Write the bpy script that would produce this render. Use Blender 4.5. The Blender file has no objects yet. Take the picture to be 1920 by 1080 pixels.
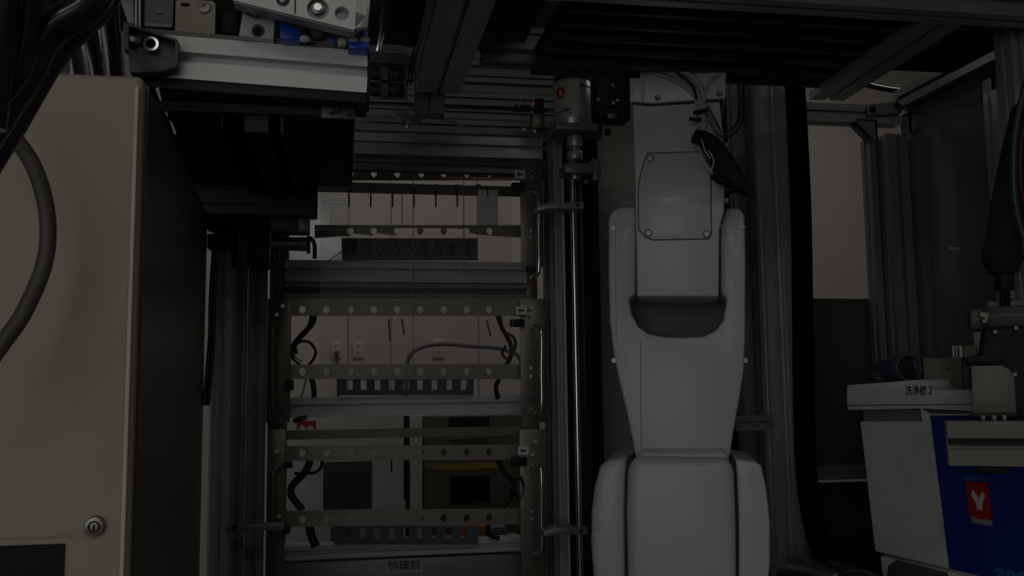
import bpy, bmesh, math, random
from mathutils import Vector, Matrix
random.seed(4)
R = math.radians
scene = bpy.context.scene
COL = scene.collection
# ------------------------------------------------------------------ camera
CAM = Vector((0, 0, 1.4)); FPX = 1800.0
CROT = Matrix.Rotation(R(-10), 3, 'Z') @ Matrix.Rotation(R(90 + 6.2), 3, 'X') @ Matrix.Rotation(-0.012, 3, 'Z')
cd = bpy.data.cameras.new('camera'); cam = bpy.data.objects.new('camera', cd); COL.objects.link(cam)
cd.sensor_width = 36; cd.lens = 36 * FPX / 1920; cd.clip_start = 0.02
cam.matrix_world = Matrix.Translation(CAM) @ CROT.to_4x4()
scene.camera = cam
# ------------------------------------------------------------------ world, lights, exposure
w = bpy.data.worlds.new('world'); scene.world = w; w.use_nodes = True
w.node_tree.nodes['Background'].inputs[0].default_value = (0.9, 0.95, 1.0, 1)
w.node_tree.nodes['Background'].inputs[1].default_value = 0.05
def area(loc, size, power, rot=(0, 0, 0), col=(1, 0.97, 0.92)):
    l = bpy.data.lights.new('ceiling_or_fill_lamp', 'AREA'); l.shape = 'RECTANGLE'; l.size = size[0]; l.size_y = size[1]
    l.energy = power; l.color = col
    o = bpy.data.objects.new('ceiling_or_fill_light', l); o.location = loc; o.rotation_euler = rot; COL.objects.link(o); return o
L1 = area((-0.7, -1.5, 2.84), (1.3, 0.3), 15)
L2 = area((0.9, -1.1, 2.84), (1.3, 0.3), 9)
L3 = area((0.2, 3.05, 2.84), (1.4, 0.3), 4.0, col=(1, 0.96, 0.9))
L4 = area((1.9, 2.7, 2.84), (0.3, 1.2), .9, col=(1, 0.96, 0.9))
L_FILL = area((-1.75, -2.54, 1.6), (2.5, 1.4), 37, rot=(R(90), 0, 0), col=(.96, 1, .99))   # added frontal fill light behind the camera
L_GLARE = area((-.02, 2.2, 1.80), (.2, .02), .27, rot=(R(62), 0, 0), col=(1, 1, 1))   # added lamp that brightens the glare sheet behind the rack
scene.view_settings.view_transform = 'Standard'; scene.view_settings.look = 'None'
scene.view_settings.gamma = 1; scene.view_settings.use_curve_mapping = False
scene.view_settings.exposure = -2.1
# ------------------------------------------------------------------ pixel -> place
def ray(px, py): return CROT @ Vector(((px - 960) / FPX, -(py - 540) / FPX, -1))
FR = None     # (unit normal, reference column): a machine that stands turned towards the aisle, set while it is built
def turned(az, ref):
    global FR
    FR = (Vector((math.sin(R(az)), math.cos(R(az)), 0)), ref)
def square():
    global FR
    FR = None
def nrm_(): return -FR[0] if FR else Vector((0, -1, 0))
def at(px, py, Y):
    if FR:
        d0 = ray(FR[1], 735); return onplane(px, py, CAM + d0 * (Y / d0.y), FR[0])
    d = ray(px, py); return CAM + d * ((Y - CAM.y) / d.y)
def atX(px, py, X):
    d = ray(px, py); return CAM + d * ((X - CAM.x) / d.x)
def atZ(px, py, Z):
    d = ray(px, py); return CAM + d * ((Z - CAM.z) / d.z)
def onplane(px, py, P, n):
    d = ray(px, py); return CAM + d * ((P - CAM).dot(n) / d.dot(n))
# ------------------------------------------------------------------ materials
MATS = {}
def mat(name, col, rough=0.5, metal=0.0, noise=0.08, scale=30, stretch=(1, 1, 1), emit=0, bump=0.0, coat=0, spec=None):
    if name in MATS: return MATS[name]
    m = bpy.data.materials.new(name); m.use_nodes = True; nt = m.node_tree; b = nt.nodes['Principled BSDF']
    tc = nt.nodes.new('ShaderNodeTexCoord'); mp = nt.nodes.new('ShaderNodeMapping'); mp.inputs['Scale'].default_value = stretch
    nz = nt.nodes.new('ShaderNodeTexNoise'); nz.inputs['Scale'].default_value = scale; nz.inputs['Detail'].default_value = 4
    cr = nt.nodes.new('ShaderNodeValToRGB')
    c0 = [max(0, c * (1 - noise)) for c in col]; c1 = [min(1, c * (1 + noise)) for c in col]
    cr.color_ramp.elements[0].color = (*c0, 1); cr.color_ramp.elements[1].color = (*c1, 1)
    cr.color_ramp.elements[0].position = .3; cr.color_ramp.elements[1].position = .7
    nt.links.new(tc.outputs['Object'], mp.inputs[0]); nt.links.new(mp.outputs[0], nz.inputs['Vector'])
    nt.links.new(nz.outputs['Fac'], cr.inputs[0]); nt.links.new(cr.outputs[0], b.inputs['Base Color'])
    b.inputs['Roughness'].default_value = rough; b.inputs['Metallic'].default_value = metal
    b.inputs['Coat Weight'].default_value = coat; b.inputs['Coat Roughness'].default_value = 0.08
    if spec is not None: b.inputs['Specular IOR Level'].default_value = spec
    if bump:
        bp = nt.nodes.new('ShaderNodeBump'); bp.inputs['Strength'].default_value = bump; bp.inputs['Distance'].default_value = 0.002
        nt.links.new(nz.outputs['Fac'], bp.inputs['Height']); nt.links.new(bp.outputs[0], b.inputs['Normal'])
    if emit:
        b.inputs['Emission Color'].default_value = (*col, 1); b.inputs['Emission Strength'].default_value = emit
    MATS[name] = m; return m
def clearmat(name, tint, refl=0.12, rough=0.03):
    m = bpy.data.materials.new(name); m.use_nodes = True; nt = m.node_tree; nt.nodes.clear()
    o = nt.nodes.new('ShaderNodeOutputMaterial'); t = nt.nodes.new('ShaderNodeBsdfTransparent'); g = nt.nodes.new('ShaderNodeBsdfGlossy')
    t.inputs[0].default_value = (*tint, 1); g.inputs[0].default_value = (1, 1, 1, 1); g.inputs['Roughness'].default_value = rough
    fr = nt.nodes.new('ShaderNodeFresnel'); fr.inputs[0].default_value = 1.45
    ma = nt.nodes.new('ShaderNodeMath'); ma.operation = 'MULTIPLY'; ma.inputs[1].default_value = refl / 0.12
    nz = nt.nodes.new('ShaderNodeTexNoise'); nz.inputs['Scale'].default_value = 6
    m2 = nt.nodes.new('ShaderNodeMath'); m2.operation = 'MULTIPLY_ADD'; m2.inputs[1].default_value = 0.05; m2.inputs[2].default_value = rough
    nt.links.new(nz.outputs['Fac'], m2.inputs[0]); nt.links.new(m2.outputs[0], g.inputs['Roughness'])
    mx = nt.nodes.new('ShaderNodeMixShader'); nt.links.new(fr.outputs[0], ma.inputs[0]); nt.links.new(ma.outputs[0], mx.inputs[0])
    nt.links.new(t.outputs[0], mx.inputs[1]); nt.links.new(g.outputs[0], mx.inputs[2]); nt.links.new(mx.outputs[0], o.inputs[0])
    MATS[name] = m; return m
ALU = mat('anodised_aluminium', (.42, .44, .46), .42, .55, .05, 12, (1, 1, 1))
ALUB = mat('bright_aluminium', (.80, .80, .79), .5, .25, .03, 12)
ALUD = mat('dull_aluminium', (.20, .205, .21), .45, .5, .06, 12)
STEEL = mat('brushed_steel', (.26, .25, .23), .33, .75, .10, 60, (.3, 8, 8), bump=.05)
STEELD = mat('dark_stainless', (.16, .15, .13), .35, .6, .12, 14, (1, 1, 5), bump=.05)
CHROME = mat('polished_steel', (.7, .7, .7), .16, 1, .03, 40)
BLK = mat('black_plastic', (.009, .009, .010), .5, 0, .1, 40, spec=.25)
RUB = mat('black_rubber', (.008, .008, .009), .22, 0, .1, 30, coat=.3)
SOFT = mat('black_sleeving', (.010, .010, .011), .8, 0, .3, 300, bump=.4)
CREAM = mat('cream_enamel', (.39, .335, .262), .55, 0, .03, 8, bump=.03)
CREAMD = mat('cream_enamel_shade', (.34, .285, .23), .6, 0, .04, 10)
ROBOT = mat('white_robot_enamel', (.55, .585, .57), .38, 0, .012, 6, coat=.1)
ROBG = mat('robot_grey_and_recess_shade', (.13, .13, .115), .5, 0, .05, 20)  # recess shade painted into the elbow hub's grey; also colours the screw seats
SEAM = mat('black_seal', (.01, .01, .01), .6)
WHITE = mat('white_plastic', (.72, .72, .70), .45, 0, .02, 10)
PAPER = mat('white_label_film', (.62, .62, .60), .5, 0, .02, 40)
GREYL = mat('grey_label_film', (.36, .36, .34), .5, 0, .02, 40)
INK = mat('black_ink', (.01, .01, .01), .6)
NAVY = mat('navy_plastic', (.07, .075, .11), .5, 0, .06, 20)
BLUE = mat('blue_plastic', (.005, .07, .62), .35, 0, .05, 20)
DBLUE = mat('dark_blue_plastic', (.002, .008, .09), .4, 0, .05, 20)
DECAL = mat('blue_decal', (.003, .022, .26), .3, 0, .12, 4, coat=.3)
CYAN = mat('pale_blue_ink', (.03, .16, .42), .5)
RED = mat('red_ink', (.42, .006, .008), .5)
TAN = mat('tan_bracket_plate', (.20, .18, .155), .5, .2, .05, 15)
TAND = mat('brown_steel_block', (.13, .118, .10), .5, .4, .08, 15)
PANEL = mat('black_panel', (.016, .015, .014), .6, 0, .15, 12)
PANG = mat('smoked_side_panel', (.14, .142, .145), .35, 0, .08, 5, coat=.3)
BROWN = mat('brown_panel', (.05, .044, .036), .5, 0, .12, 5)
STPAN = mat('satin_stainless_panel', (.42, .38, .35), .45, .2, .08, 4, (1, 1, 4))
WALL = mat('wall_paint', (.52, .485, .45), .85, 0, .03, 5)
FLOOR = mat('floor_vinyl', (.05, .05, .05), .6, 0, .15, 6)
CEIL = mat('ceiling_board', (.5, .48, .45), .9, 0, .04, 8)
YEL = mat('yellow_tape', (.36, .30, .04), .5)
ORA = mat('orange_plastic', (.45, .12, .02), .5)
VIOL = mat('mauve_tubing', (.20, .18, .24), .4)
HOSEG = mat('grey_conduit', (.085, .08, .07), .5, 0, .08, 20)
PVC = mat('blue_grey_pvc', (.075, .09, .13), .3, 0, .06, 10)
TUBEW = mat('milky_air_tube', (.42, .41, .40), .3, 0, .04, 20)
GREEN = mat('dark_green_cable', (.03, .055, .05), .5)
LAMP = mat('lamp_diffuser', (1, .97, .92), .5, emit=6)
LEDR = mat('red_led', (1, .03, .02), .5, emit=1.2)
CLEAR = clearmat('clear_acrylic', (.93, .93, .93), .10)
TUBEC = clearmat('clear_tubing', (.85, .87, .9), .35, .05)
# ------------------------------------------------------------------ mesh helpers
ORG = {}
def catmull(pts, n=6, closed=False):
    P = [Vector(p) for p in pts]; out = []
    if len(P) < 3: return P
    for i in range(len(P) - 1):
        p0 = P[max(i - 1, 0)]; p1 = P[i]; p2 = P[i + 1]; p3 = P[min(i + 2, len(P) - 1)]
        for k in range(n):
            t = k / n
            out.append(.5 * ((2 * p1) + (p2 - p0) * t + (2 * p0 - 5 * p1 + 4 * p2 - p3) * t * t + (3 * p1 - p0 - 3 * p2 + p3) * t ** 3))
    out.append(P[-1]); return out
def slotted(wd, ht, nw, nh, s=1.0):
    """outline of a T-slotted aluminium profile"""
    o, lip, inn, dep = .0042 * s, .0022 * s, .0085 * s, .0095 * s
    pts = []
    def side(a, b, nrm, n):
        a = Vector(a); b = Vector(b); nrm = Vector(nrm); L = (b - a).length; d = (b - a) / L
        pts.append(a)
        for k in range(n):
            c = a + d * (L * (k + .5) / n)
            for u, v in ((-o, 0), (-o, lip), (-inn, lip), (-inn * .6, dep), (inn * .6, dep), (inn, lip), (o, lip), (o, 0)):
                pts.append(c + d * u - nrm * v)
    x, y = wd / 2, ht / 2
    side((-x, -y), (x, -y), (0, -1), nw); side((x, -y), (x, y), (1, 0), nh)
    side((x, y), (-x, y), (0, 1), nw); side((-x, y), (-x, -y), (-1, 0), nh)
    return pts
class MB:
    def __init__(s): s.v = []; s.f = []
    def add(s, vs, fs):
        b = len(s.v); s.v += [Vector(v) for v in vs]; s.f += [tuple(b + i for i in f) for f in fs]; return s
    def box(s, a, b):
        x0, x1 = sorted((a[0], b[0])); y0, y1 = sorted((a[1], b[1])); z0, z1 = sorted((a[2], b[2]))
        return s.add([(x0, y0, z0), (x1, y0, z0), (x1, y1, z0), (x0, y1, z0), (x0, y0, z1), (x1, y0, z1), (x1, y1, z1), (x0, y1, z1)],
                     [(0, 3, 2, 1), (4, 5, 6, 7), (0, 1, 5, 4), (1, 2, 6, 5), (2, 3, 7, 6), (3, 0, 4, 7)])
    def pb(s, x0, y0, x1, y1, Y, dep):
        """box whose front face covers a pixel rectangle at distance Y, real depth dep"""
        ym = (y0 + y1) / 2; xm = (x0 + x1) / 2
        if FR:
            a, b, zt, zb = at(x0, ym, Y), at(x1, ym, Y), at(xm, y0, Y).z, at(xm, y1, Y).z
            return s.prism([(a.x, a.y, zb), (b.x, b.y, zb), (b.x, b.y, zt), (a.x, a.y, zt)], FR[0] * dep)
        return s.box((at(x0, ym, Y).x, Y, at(xm, y1, Y).z), (at(x1, ym, Y).x, Y + dep, at(xm, y0, Y).z))
    def hexa(s, c):
        return s.add(c, [(0, 3, 2, 1), (4, 5, 6, 7), (0, 1, 5, 4), (1, 2, 6, 5), (2, 3, 7, 6), (3, 0, 4, 7)])
    def prism(s, pts, vec):
        n = len(pts); vec = Vector(vec); P = [Vector(p) for p in pts]
        return s.add(P + [p + vec for p in P], [tuple(range(n))[::-1], tuple(range(n, 2 * n))] + [(i, (i + 1) % n, n + (i + 1) % n, n + i) for i in range(n)])
    def pp(s, pix, Y, dep):
        return s.prism([at(x, y, Y) for x, y in pix], -nrm_() * dep)
    def cyl(s, p0, p1, r, seg=20, r1=None):
        p0 = Vector(p0); p1 = Vector(p1); d = (p1 - p0).normalized(); u = d.orthogonal().normalized(); q = d.cross(u); r1 = r if r1 is None else r1
        vs = [p0 + (u * math.cos(a) + q * math.sin(a)) * r for a in [2 * math.pi * i / seg for i in range(seg)]]
        vs += [p1 + (u * math.cos(a) + q * math.sin(a)) * r1 for a in [2 * math.pi * i / seg for i in range(seg)]]
        return s.add(vs, [tuple(range(seg))[::-1], tuple(range(seg, 2 * seg))] + [(i, (i + 1) % seg, seg + (i + 1) % seg, seg + i) for i in range(seg)])
    def ring(s, p0, p1, ro, ri, seg=24):
        p0 = Vector(p0); p1 = Vector(p1); d = (p1 - p0).normalized(); u = d.orthogonal().normalized(); q = d.cross(u); vs = []
        for p, r in ((p0, ro), (p1, ro), (p1, ri), (p0, ri)):
            vs += [p + (u * math.cos(2 * math.pi * i / seg) + q * math.sin(2 * math.pi * i / seg)) * r for i in range(seg)]
        return s.add(vs, [(k * seg + i, k * seg + (i + 1) % seg, ((k + 1) % 4) * seg + (i + 1) % seg, ((k + 1) % 4) * seg + i) for k in range(4) for i in range(seg)])
    def tube(s, pts, r, seg=10, n=6, r1=None):
        P = catmull(pts, n); N = len(P); u = None; base = len(s.v); vs = []
        for i, p in enumerate(P):
            d = (P[min(i + 1, N - 1)] - P[max(i - 1, 0)]).normalized()
            u = d.orthogonal().normalized() if u is None else (u - d * u.dot(d)).normalized()
            q = d.cross(u); rr = r if r1 is None else r + (r1 - r) * i / (N - 1)
            vs += [p + (u * math.cos(2 * math.pi * k / seg) + q * math.sin(2 * math.pi * k / seg)) * rr for k in range(seg)]
        fs = [(i * seg + k, i * seg + (k + 1) % seg, (i + 1) * seg + (k + 1) % seg, (i + 1) * seg + k) for i in range(N - 1) for k in range(seg)]
        fs += [tuple(range(seg))[::-1], tuple(range((N - 1) * seg, N * seg))]
        return s.add(vs, fs)
    def ext(s, p0, p1, wd, ht, nw=1, nh=1, up=(0, 0, 1), sc=1.0):
        p0 = Vector(p0); p1 = Vector(p1); d = (p1 - p0).normalized(); up = Vector(up); sd = d.cross(up).normalized(); u = sd.cross(d)
        pf = slotted(wd, ht, nw, nh, sc); n = len(pf)
        vs = [p0 + sd * p.x + u * p.y for p in pf] + [p1 + sd * p.x + u * p.y for p in pf]
        return s.add(vs, [tuple(range(n))[::-1], tuple(range(n, 2 * n))] + [(i, (i + 1) % n, n + (i + 1) % n, n + i) for i in range(n)])
    def sphere(s, c, r, seg=14, sq=(1, 1, 1)):
        c = Vector(c); vs = []; fs = []; m = seg // 2
        for j in range(m + 1):
            a = math.pi * j / m
            for i in range(seg):
                b = 2 * math.pi * i / seg
                vs.append(c + Vector((math.sin(a) * math.cos(b) * sq[0], math.sin(a) * math.sin(b) * sq[1], math.cos(a) * sq[2])) * r)
        for j in range(m):
            for i in range(seg): fs.append((j * seg + i, (j + 1) * seg + i, (j + 1) * seg + (i + 1) % seg, j * seg + (i + 1) % seg))
        return s.add(vs, fs)
    def build(s, name, m, parent=None, bevel=0, seg=2, angle=35, label=None, cat=None, group=None, kind=None, org=None):
        me = bpy.data.meshes.new(name)
        if parent is not None: o0 = ORG[parent.name]
        elif org is not None: o0 = Vector(org)
        else:
            xs = [v.x for v in s.v]; ys = [v.y for v in s.v]; zs = [v.z for v in s.v]
            o0 = Vector(((min(xs) + max(xs)) / 2, (min(ys) + max(ys)) / 2, min(zs)))
        me.from_pydata([v - o0 for v in s.v], [], s.f); me.materials.append(m)
        bm = bmesh.new(); bm.from_mesh(me)
        bmesh.ops.remove_doubles(bm, verts=bm.verts, dist=1e-6)
        bmesh.ops.recalc_face_normals(bm, faces=bm.faces)
        if bevel:
            es = [e for e in bm.edges if len(e.link_faces) == 2 and e.calc_face_angle(0) > R(30)]
            bmesh.ops.bevel(bm, geom=es, offset=bevel, segments=seg, affect='EDGES', profile=.5, clamp_overlap=True)
        for e in bm.edges: e.smooth = len(e.link_faces) == 2 and e.calc_face_angle(0) < R(angle)
        for f in bm.faces: f.smooth = True
        bm.to_mesh(me); bm.free()
        o = bpy.data.objects.new(name, me); COL.objects.link(o)
        if parent is not None: o.parent = parent; ORG[o.name] = o0
        else: o.location = o0; ORG[o.name] = o0
        return tag(o, label, cat, group, kind)
def tag(o, label=None, cat=None, group=None, kind=None):
    if label: o['label'] = label
    if cat: o['category'] = cat
    if group: o['group'] = group
    if kind: o['kind'] = kind
    return o
def thing(name, label, cat, loc, group=None):
    o = bpy.data.objects.new(name, None); o.empty_display_size = .05; COL.objects.link(o); o.location = loc; ORG[o.name] = Vector(loc)
    return tag(o, label, cat, group)
def filled(outer, holes, thick):
    """flat plate outline with real holes -> (verts, faces) in x, z, thickness along y"""
    c = bpy.data.curves.new('tmp', 'CURVE'); c.dimensions = '2D'; c.fill_mode = 'BOTH'; c.extrude = thick / 2
    for pl in [outer] + holes:
        sp = c.splines.new('POLY'); sp.points.add(len(pl) - 1); sp.use_cyclic_u = True
        for i, p in enumerate(pl): sp.points[i].co = (p[0], p[1], 0, 1)
    ob = bpy.data.objects.new('tmp', c); COL.objects.link(ob)
    me = bpy.data.meshes.new_from_object(ob.evaluated_get(bpy.context.evaluated_depsgraph_get()))
    vs = [Vector((v.co.x, v.co.z, v.co.y)) for v in me.vertices]; fs = [tuple(p.vertices) for p in me.polygons]
    bpy.data.objects.remove(ob); bpy.data.curves.remove(c); bpy.data.meshes.remove(me)
    return vs, fs
def holed(mb, outer, holes, Y, thick):
    vs, fs = filled(outer, holes, thick); return mb.add([v + Vector((0, Y + thick / 2, 0)) for v in vs], fs)
FONT = None
try:
    import os
    fp = os.path.join(bpy.utils.system_resource('DATAFILES'), 'fonts', 'Noto Sans CJK Regular.woff2')
    if os.path.exists(fp): FONT = bpy.data.fonts.load(fp)
except Exception: pass
def textmb(s, origin, ux, uy, width=None, height=None, thick=.0004, bold=0.0):
    """lettering as a thin mesh: ux, uy are the reading and up directions, fitted to width/height"""
    c = bpy.data.curves.new('tmp', 'FONT'); c.body = s; c.size = 1; c.extrude = .01; c.offset = bold
    if FONT: c.font = FONT
    ob = bpy.data.objects.new('tmp', c); COL.objects.link(ob)
    me = bpy.data.meshes.new_from_object(ob.evaluated_get(bpy.context.evaluated_depsgraph_get()))
    xs = [v.co.x for v in me.vertices]; ys = [v.co.y for v in me.vertices]
    sx = width / (max(xs) - min(xs)); sy = height / (max(ys) - min(ys))
    ux = Vector(ux).normalized(); uy = Vector(uy).normalized(); nn = ux.cross(uy).normalized()
    mb = MB(); mb.add([Vector(origin) + ux * ((v.co.x - min(xs)) * sx) + uy * ((v.co.y - min(ys)) * sy) + nn * (v.co.z / .01 * thick / 2) for v in me.vertices], [tuple(p.vertices) for p in me.polygons])
    bpy.data.objects.remove(ob); bpy.data.curves.remove(c); bpy.data.meshes.remove(me); return mb
def bolt(c, n, r, parent, name='bolt', m=None, sock=True):
    """socket-head screw: head with a hexagonal recess"""
    n = Vector(n).normalized(); c = Vector(c); b = MB(); b.ring(c, c + n * r * .6, r, r * .5, 16); b.cyl(c, c + n * r * .25, r * .52, 6)
    return b.build(name, m or CHROME, parent)
# ================================================================== the setting
XL, XR, YB, YF, ZC = -3.3, 3.4, 3.8, -2.6, 2.9
MB().box((XL, YF, -.05), (XR, YB, 0)).build('floor', FLOOR, kind='structure')
MB().box((XL, YF, ZC), (XR, YB, ZC + .05)).build('ceiling', CEIL, kind='structure')
wall = MB().box((XL, YB, 0), (XR, YB + .08, ZC)).build('wall_back', WALL, kind='structure')
MB().box((XL - .08, YF, 0), (XL, YB, ZC)).build('wall_left', WALL, kind='structure')
MB().box((XR, YF, 0), (XR + .08, YB, ZC)).build('wall_right', WALL, kind='structure')
MB().box((XL, YF - .08, 0), (XR, YF, ZC)).build('wall_front', WALL, kind='structure')
MB().box((-3.0, YF, .88), (-.48, YF + .02, 2.32)).build('fill_panel_1', mat('fill_panel_glow', (.9, .97, 1), .5, emit=.4), kind='structure')  # unseen glowing panel added with the frontal fill light
# joints of the wall boards, as thin trims
for i, px in enumerate((653, 733, 897)):
    p = at(px, 640, YB); b = MB().box((p.x - .002, YB - .003, .1), (p.x + .002, YB, ZC - .1)); b.build('trim_%d' % (i + 1), mat('joint_grey', (.25, .235, .22), .8), kind='structure')
for L, sx, sy, lab in ((L1, 1.3, .3, 'first'), (L2, 1.3, .3, 'second'), (L3, 1.4, .3, 'third'), (L4, .3, 1.2, 'fourth')):
    x, y, z = L.location
    t = thing('ceiling_light', {'first': 'long ceiling light behind the camera on the left', 'second': 'long ceiling light behind the camera on the right', 'third': 'long ceiling light over the aisle behind the rack', 'fourth': 'narrow ceiling light lengthwise in the rear right corner'}[lab], 'ceiling light', (x, y, ZC))
    MB().box((x - sx / 2 - .02, y - sy / 2 - .02, ZC - .05), (x + sx / 2 + .02, y + sy / 2 + .02, ZC)).build('housing', WHITE, t)
    MB().box((x - sx / 2, y - sy / 2, ZC - .054), (x + sx / 2, y + sy / 2, ZC - .0505)).build('diffuser', LAMP, t)
# outlets on the wall
for (x0, y0, x1, y1, lab) in ((662, 640, 682, 671, 'double wall outlet plate seen in the upper rack window, right of the corded one'), (620, 640, 640, 671, 'wall outlet plate with a plug in it seen at left of the upper rack window'), (812, 636, 832, 671, 'wall outlet plate low behind the mauve hose')):
    p = at((x0 + x1) / 2, y1, YB); t = thing('wall_outlet', lab, 'outlet', (p.x, YB, p.z))
    MB().pb(x0, y0, x1, y1, YB - .008, .008).build('cover_plate', mat('outlet_ivory', (.58, .54, .50), .5), t, bevel=.002)
    for yy in (649, 661):
        for dx in (-2.2, 2.2): MB().pb((x0 + x1) / 2 + dx - .7, yy - 2, (x0 + x1) / 2 + dx + .7, yy + 2, YB - .0095, .002).build('slot', INK, t)
t = thing('power_plug', 'brown power plug with its cord in the left wall outlet', 'plug', at(631, 664, YB - .03))
MB().pb(626, 658, 635, 666, YB - .035, .025).build('plug_body', mat('brown_plastic', (.10, .055, .035), .5), t, bevel=.003)
MB().tube([at(630, 665, YB - .02), at(631, 676, YB - .02), at(633, 700, YB - .02), at(634, 745, YB - .02)], .004).build('cord', mat('brown_plastic', (.1, .05, .03)), t)
# machine table that carries everything in the enclosure
t = thing('machine_table', 'dark steel machine table under the robot and the racks', 'table', (0.3, 1.5, 0))
MB().box((-.95, .45, .70), (1.75, 2.65, .74)).build('deck', mat('steel_deck_bounce', (.24, .235, .23), .6, 0, .15, 8), t)  # deck grey lightened to bounce light up onto the undersides
for x in (-.9, 1.7):
    for y in (.5, 2.6): MB().box((x - .04, y - .04, 0), (x + .04, y + .04, .70)).build('leg', ALUD, t)
DECK = .74
# ================================================================== machine frame of slotted profiles
HB = .56 + 1.4      # underside of the roof beams
fr = thing('robot_cell', 'robot cell of slotted aluminium profiles around the robot cell, roof beams and posts', 'frame', (1.0, 1.6, DECK))
def post(px, py, Y, wd=.04, dp=.04, n=1, nd=1, z0=DECK, z1=HB, m=ALU, name='post', parent=fr):
    p = at(px, py, Y); return MB().ext((p.x, Y + dp / 2, z0), (p.x, Y + dp / 2, z1), wd, dp, n, nd, up=(0, -1, 0)).build(name, m, parent)
def xbeam(pxa, pxb, pya, Y, ht, dp, nh=1, nd=1, m=ALU, name='beam', parent=fr, pxref=None):
    """beam along x; its lower front edge passes pixel (pxa, pya) at distance Y"""
    a = at(pxa, pya, Y); b = at(pxb, pya, Y); z = a.z + ht / 2
    return MB().ext((a.x, Y + dp / 2, z), (b.x, Y + dp / 2, z), dp, ht, nd, nh, sc=1.35 if ht > .03 else .9).build(name, m, parent)
def ybeam(x, ya, yb, z0, wd, ht, nw=1, nh=1, m=ALU, name='beam', parent=fr):
    return MB().ext((x, ya, z0 + ht / 2), (x, yb, z0 + ht / 2), wd, ht, nw, nh).build(name, m, parent)
xR = atZ(1895, 20, HB).x
# roof: lower rear beam (T2), near beam (T1), two depth beams, panels between
xbeam(905, 1640, 113, 1.62, .036, .036, m=ALUD)
YT = atZ(1768, 44, HB).y
MB().ext((.05, YT - .022, HB + .02), (1.15, YT - .022, HB + .02), .045, .04, 1, 1, sc=1.3).build('beam', ALU, fr)
for k in range(6): MB().box((.33, YT + .06 + k * .058, HB + .012), (.9, YT + .07 + k * .058, HB + .03)).build('roof_rib', mat('black_anodised', (.05, .047, .043), .45, .4), fr)
MB().box((.33, YT - .3, HB + .041), (1.15, 1.62, HB + .047)).build('roof_panel', PANEL, fr)
MB().box((-.75, YT - .3, HB + .09), (.33, 1.75, HB + .096)).build('roof_panel', PANEL, fr)
xd = at(821, 157, 1.75).x
ybeam(xd, 1.15, 1.75, HB, .082, .08, 1, 2, m=ALU)
MB().ext((xd - .012, 1.80, HB - .03), (xd - .012, 1.80, HB + .12), .055, .04, 1, 1, up=(0, -1, 0)).build('post', ALUD, fr)
pa = atZ(1550, 188, HB); pb_ = atZ(1768, 44, HB)
MB().ext(pa + Vector((0, 0, .02)), pb_ + Vector((0, 0, .02)), .07, .04, 1, 1).build('beam', ALU, fr)
# rear right corner: rear beam, side beam, posts, gussets
xs = at(1690, 195, 1.90).x
a = at(1495, 224, 1.90); MB().ext((a.x, 1.92, a.z + .02), (xs, 1.92, a.z + .02), .04, .04, 1, 1).build('beam', ALU, fr)
ZS = at(1695, 208, 1.90).z
MB().ext((xs, 1.90, ZS + .02), (xs, 1.42, ZS + .02), .04, .042, 1, 1).build('beam', ALUD, fr)
xbeam(1760, 1900, 92, 1.75, .03, .03, m=ALUD)
post(1652, 400, 1.94, .038, .038, m=ALUD); post(1690, 400, 1.90, .05, .04, m=ALUD)
MB().ext((xs + .01, 1.60, DECK), (xs + .01, 1.60, HB), .036, .036, 1, 1, up=(0, -1, 0)).build('post', ALU, fr)
p = at(1909, 60, 1.34); MB().ext((p.x + .012, 1.36, DECK), (p.x - .003, 1.36, HB + .1), .026, .04, 1, 1, up=(0, -1, 0)).build('post', ALU, fr)
def gusset(x, y, z, sx, sz, Y, parent=fr, m=ALUD):
    """cast corner bracket: two flanges and two webs, with a bolt in each flange"""
    g = MB(); t = .004; L = .045
    g.box((x, Y, z), (x + sx * L, Y + .034, z + sz * t)); g.box((x, Y, z), (x + sx * t, Y + .034, z + sz * L))
    for yy in (Y, Y + .031): g.prism([(x, yy, z), (x + sx * L, yy, z), (x + sx * L, yy, z + sz * .008), (x + sx * .008, yy, z + sz * L), (x, yy, z + sz * L)], (0, .003, 0))
    o = g.build('gusset_bracket', m, parent)
    bolt((x + sx * .026, Y + .017, z + sz * t), (0, 0, sz), .006, o); bolt((x + sx * t, Y + .017, z + sz * .026), (sx, 0, 0), .006, o)
    return o
q = at(1637, 228, 1.90); gusset(q.x, 1.9, q.z, -1, -1, 1.885)
q = at(1700, 212, 1.88); gusset(q.x, 1.9, q.z, 1, -1, 1.87)
q = at(1846, 132, 1.58); gusset(q.x + .03, 1.9, q.z, 1, -1, 1.60)
# joint plate
b = MB(); b.pp([(1625, 196), (1680, 190), (1692, 172), (1694, 205), (1680, 214), (1628, 216)], 1.885, .006)
o = b.build('joint_plate', ALUD, fr, bevel=.001)
for px, py in ((1635, 206), (1681, 198)): bolt(at(px, py, 1.885), (0, -1, 0), .007, o, m=BLK)
# posts right of the robot
post(1407, 500, 1.98, .05, .04, m=ALUD, z1=HB + .14); post(1455, 500, 1.90, .045, .04, m=ALU, z1=HB + .14); post(1489, 500, 1.88, .038, .04, m=ALU, z1=HB + .14)
post(1431, 500, 1.96, .008, .03, 0, 0, m=ALU, z1=HB + .14)
xbeam(1380, 1450, 808, 1.86, .03, .03, m=ALUD)
MB().pb(1360, 60, 1500, 1090, 2.05, .006).build('rear_panel', PANEL, fr)
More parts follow.
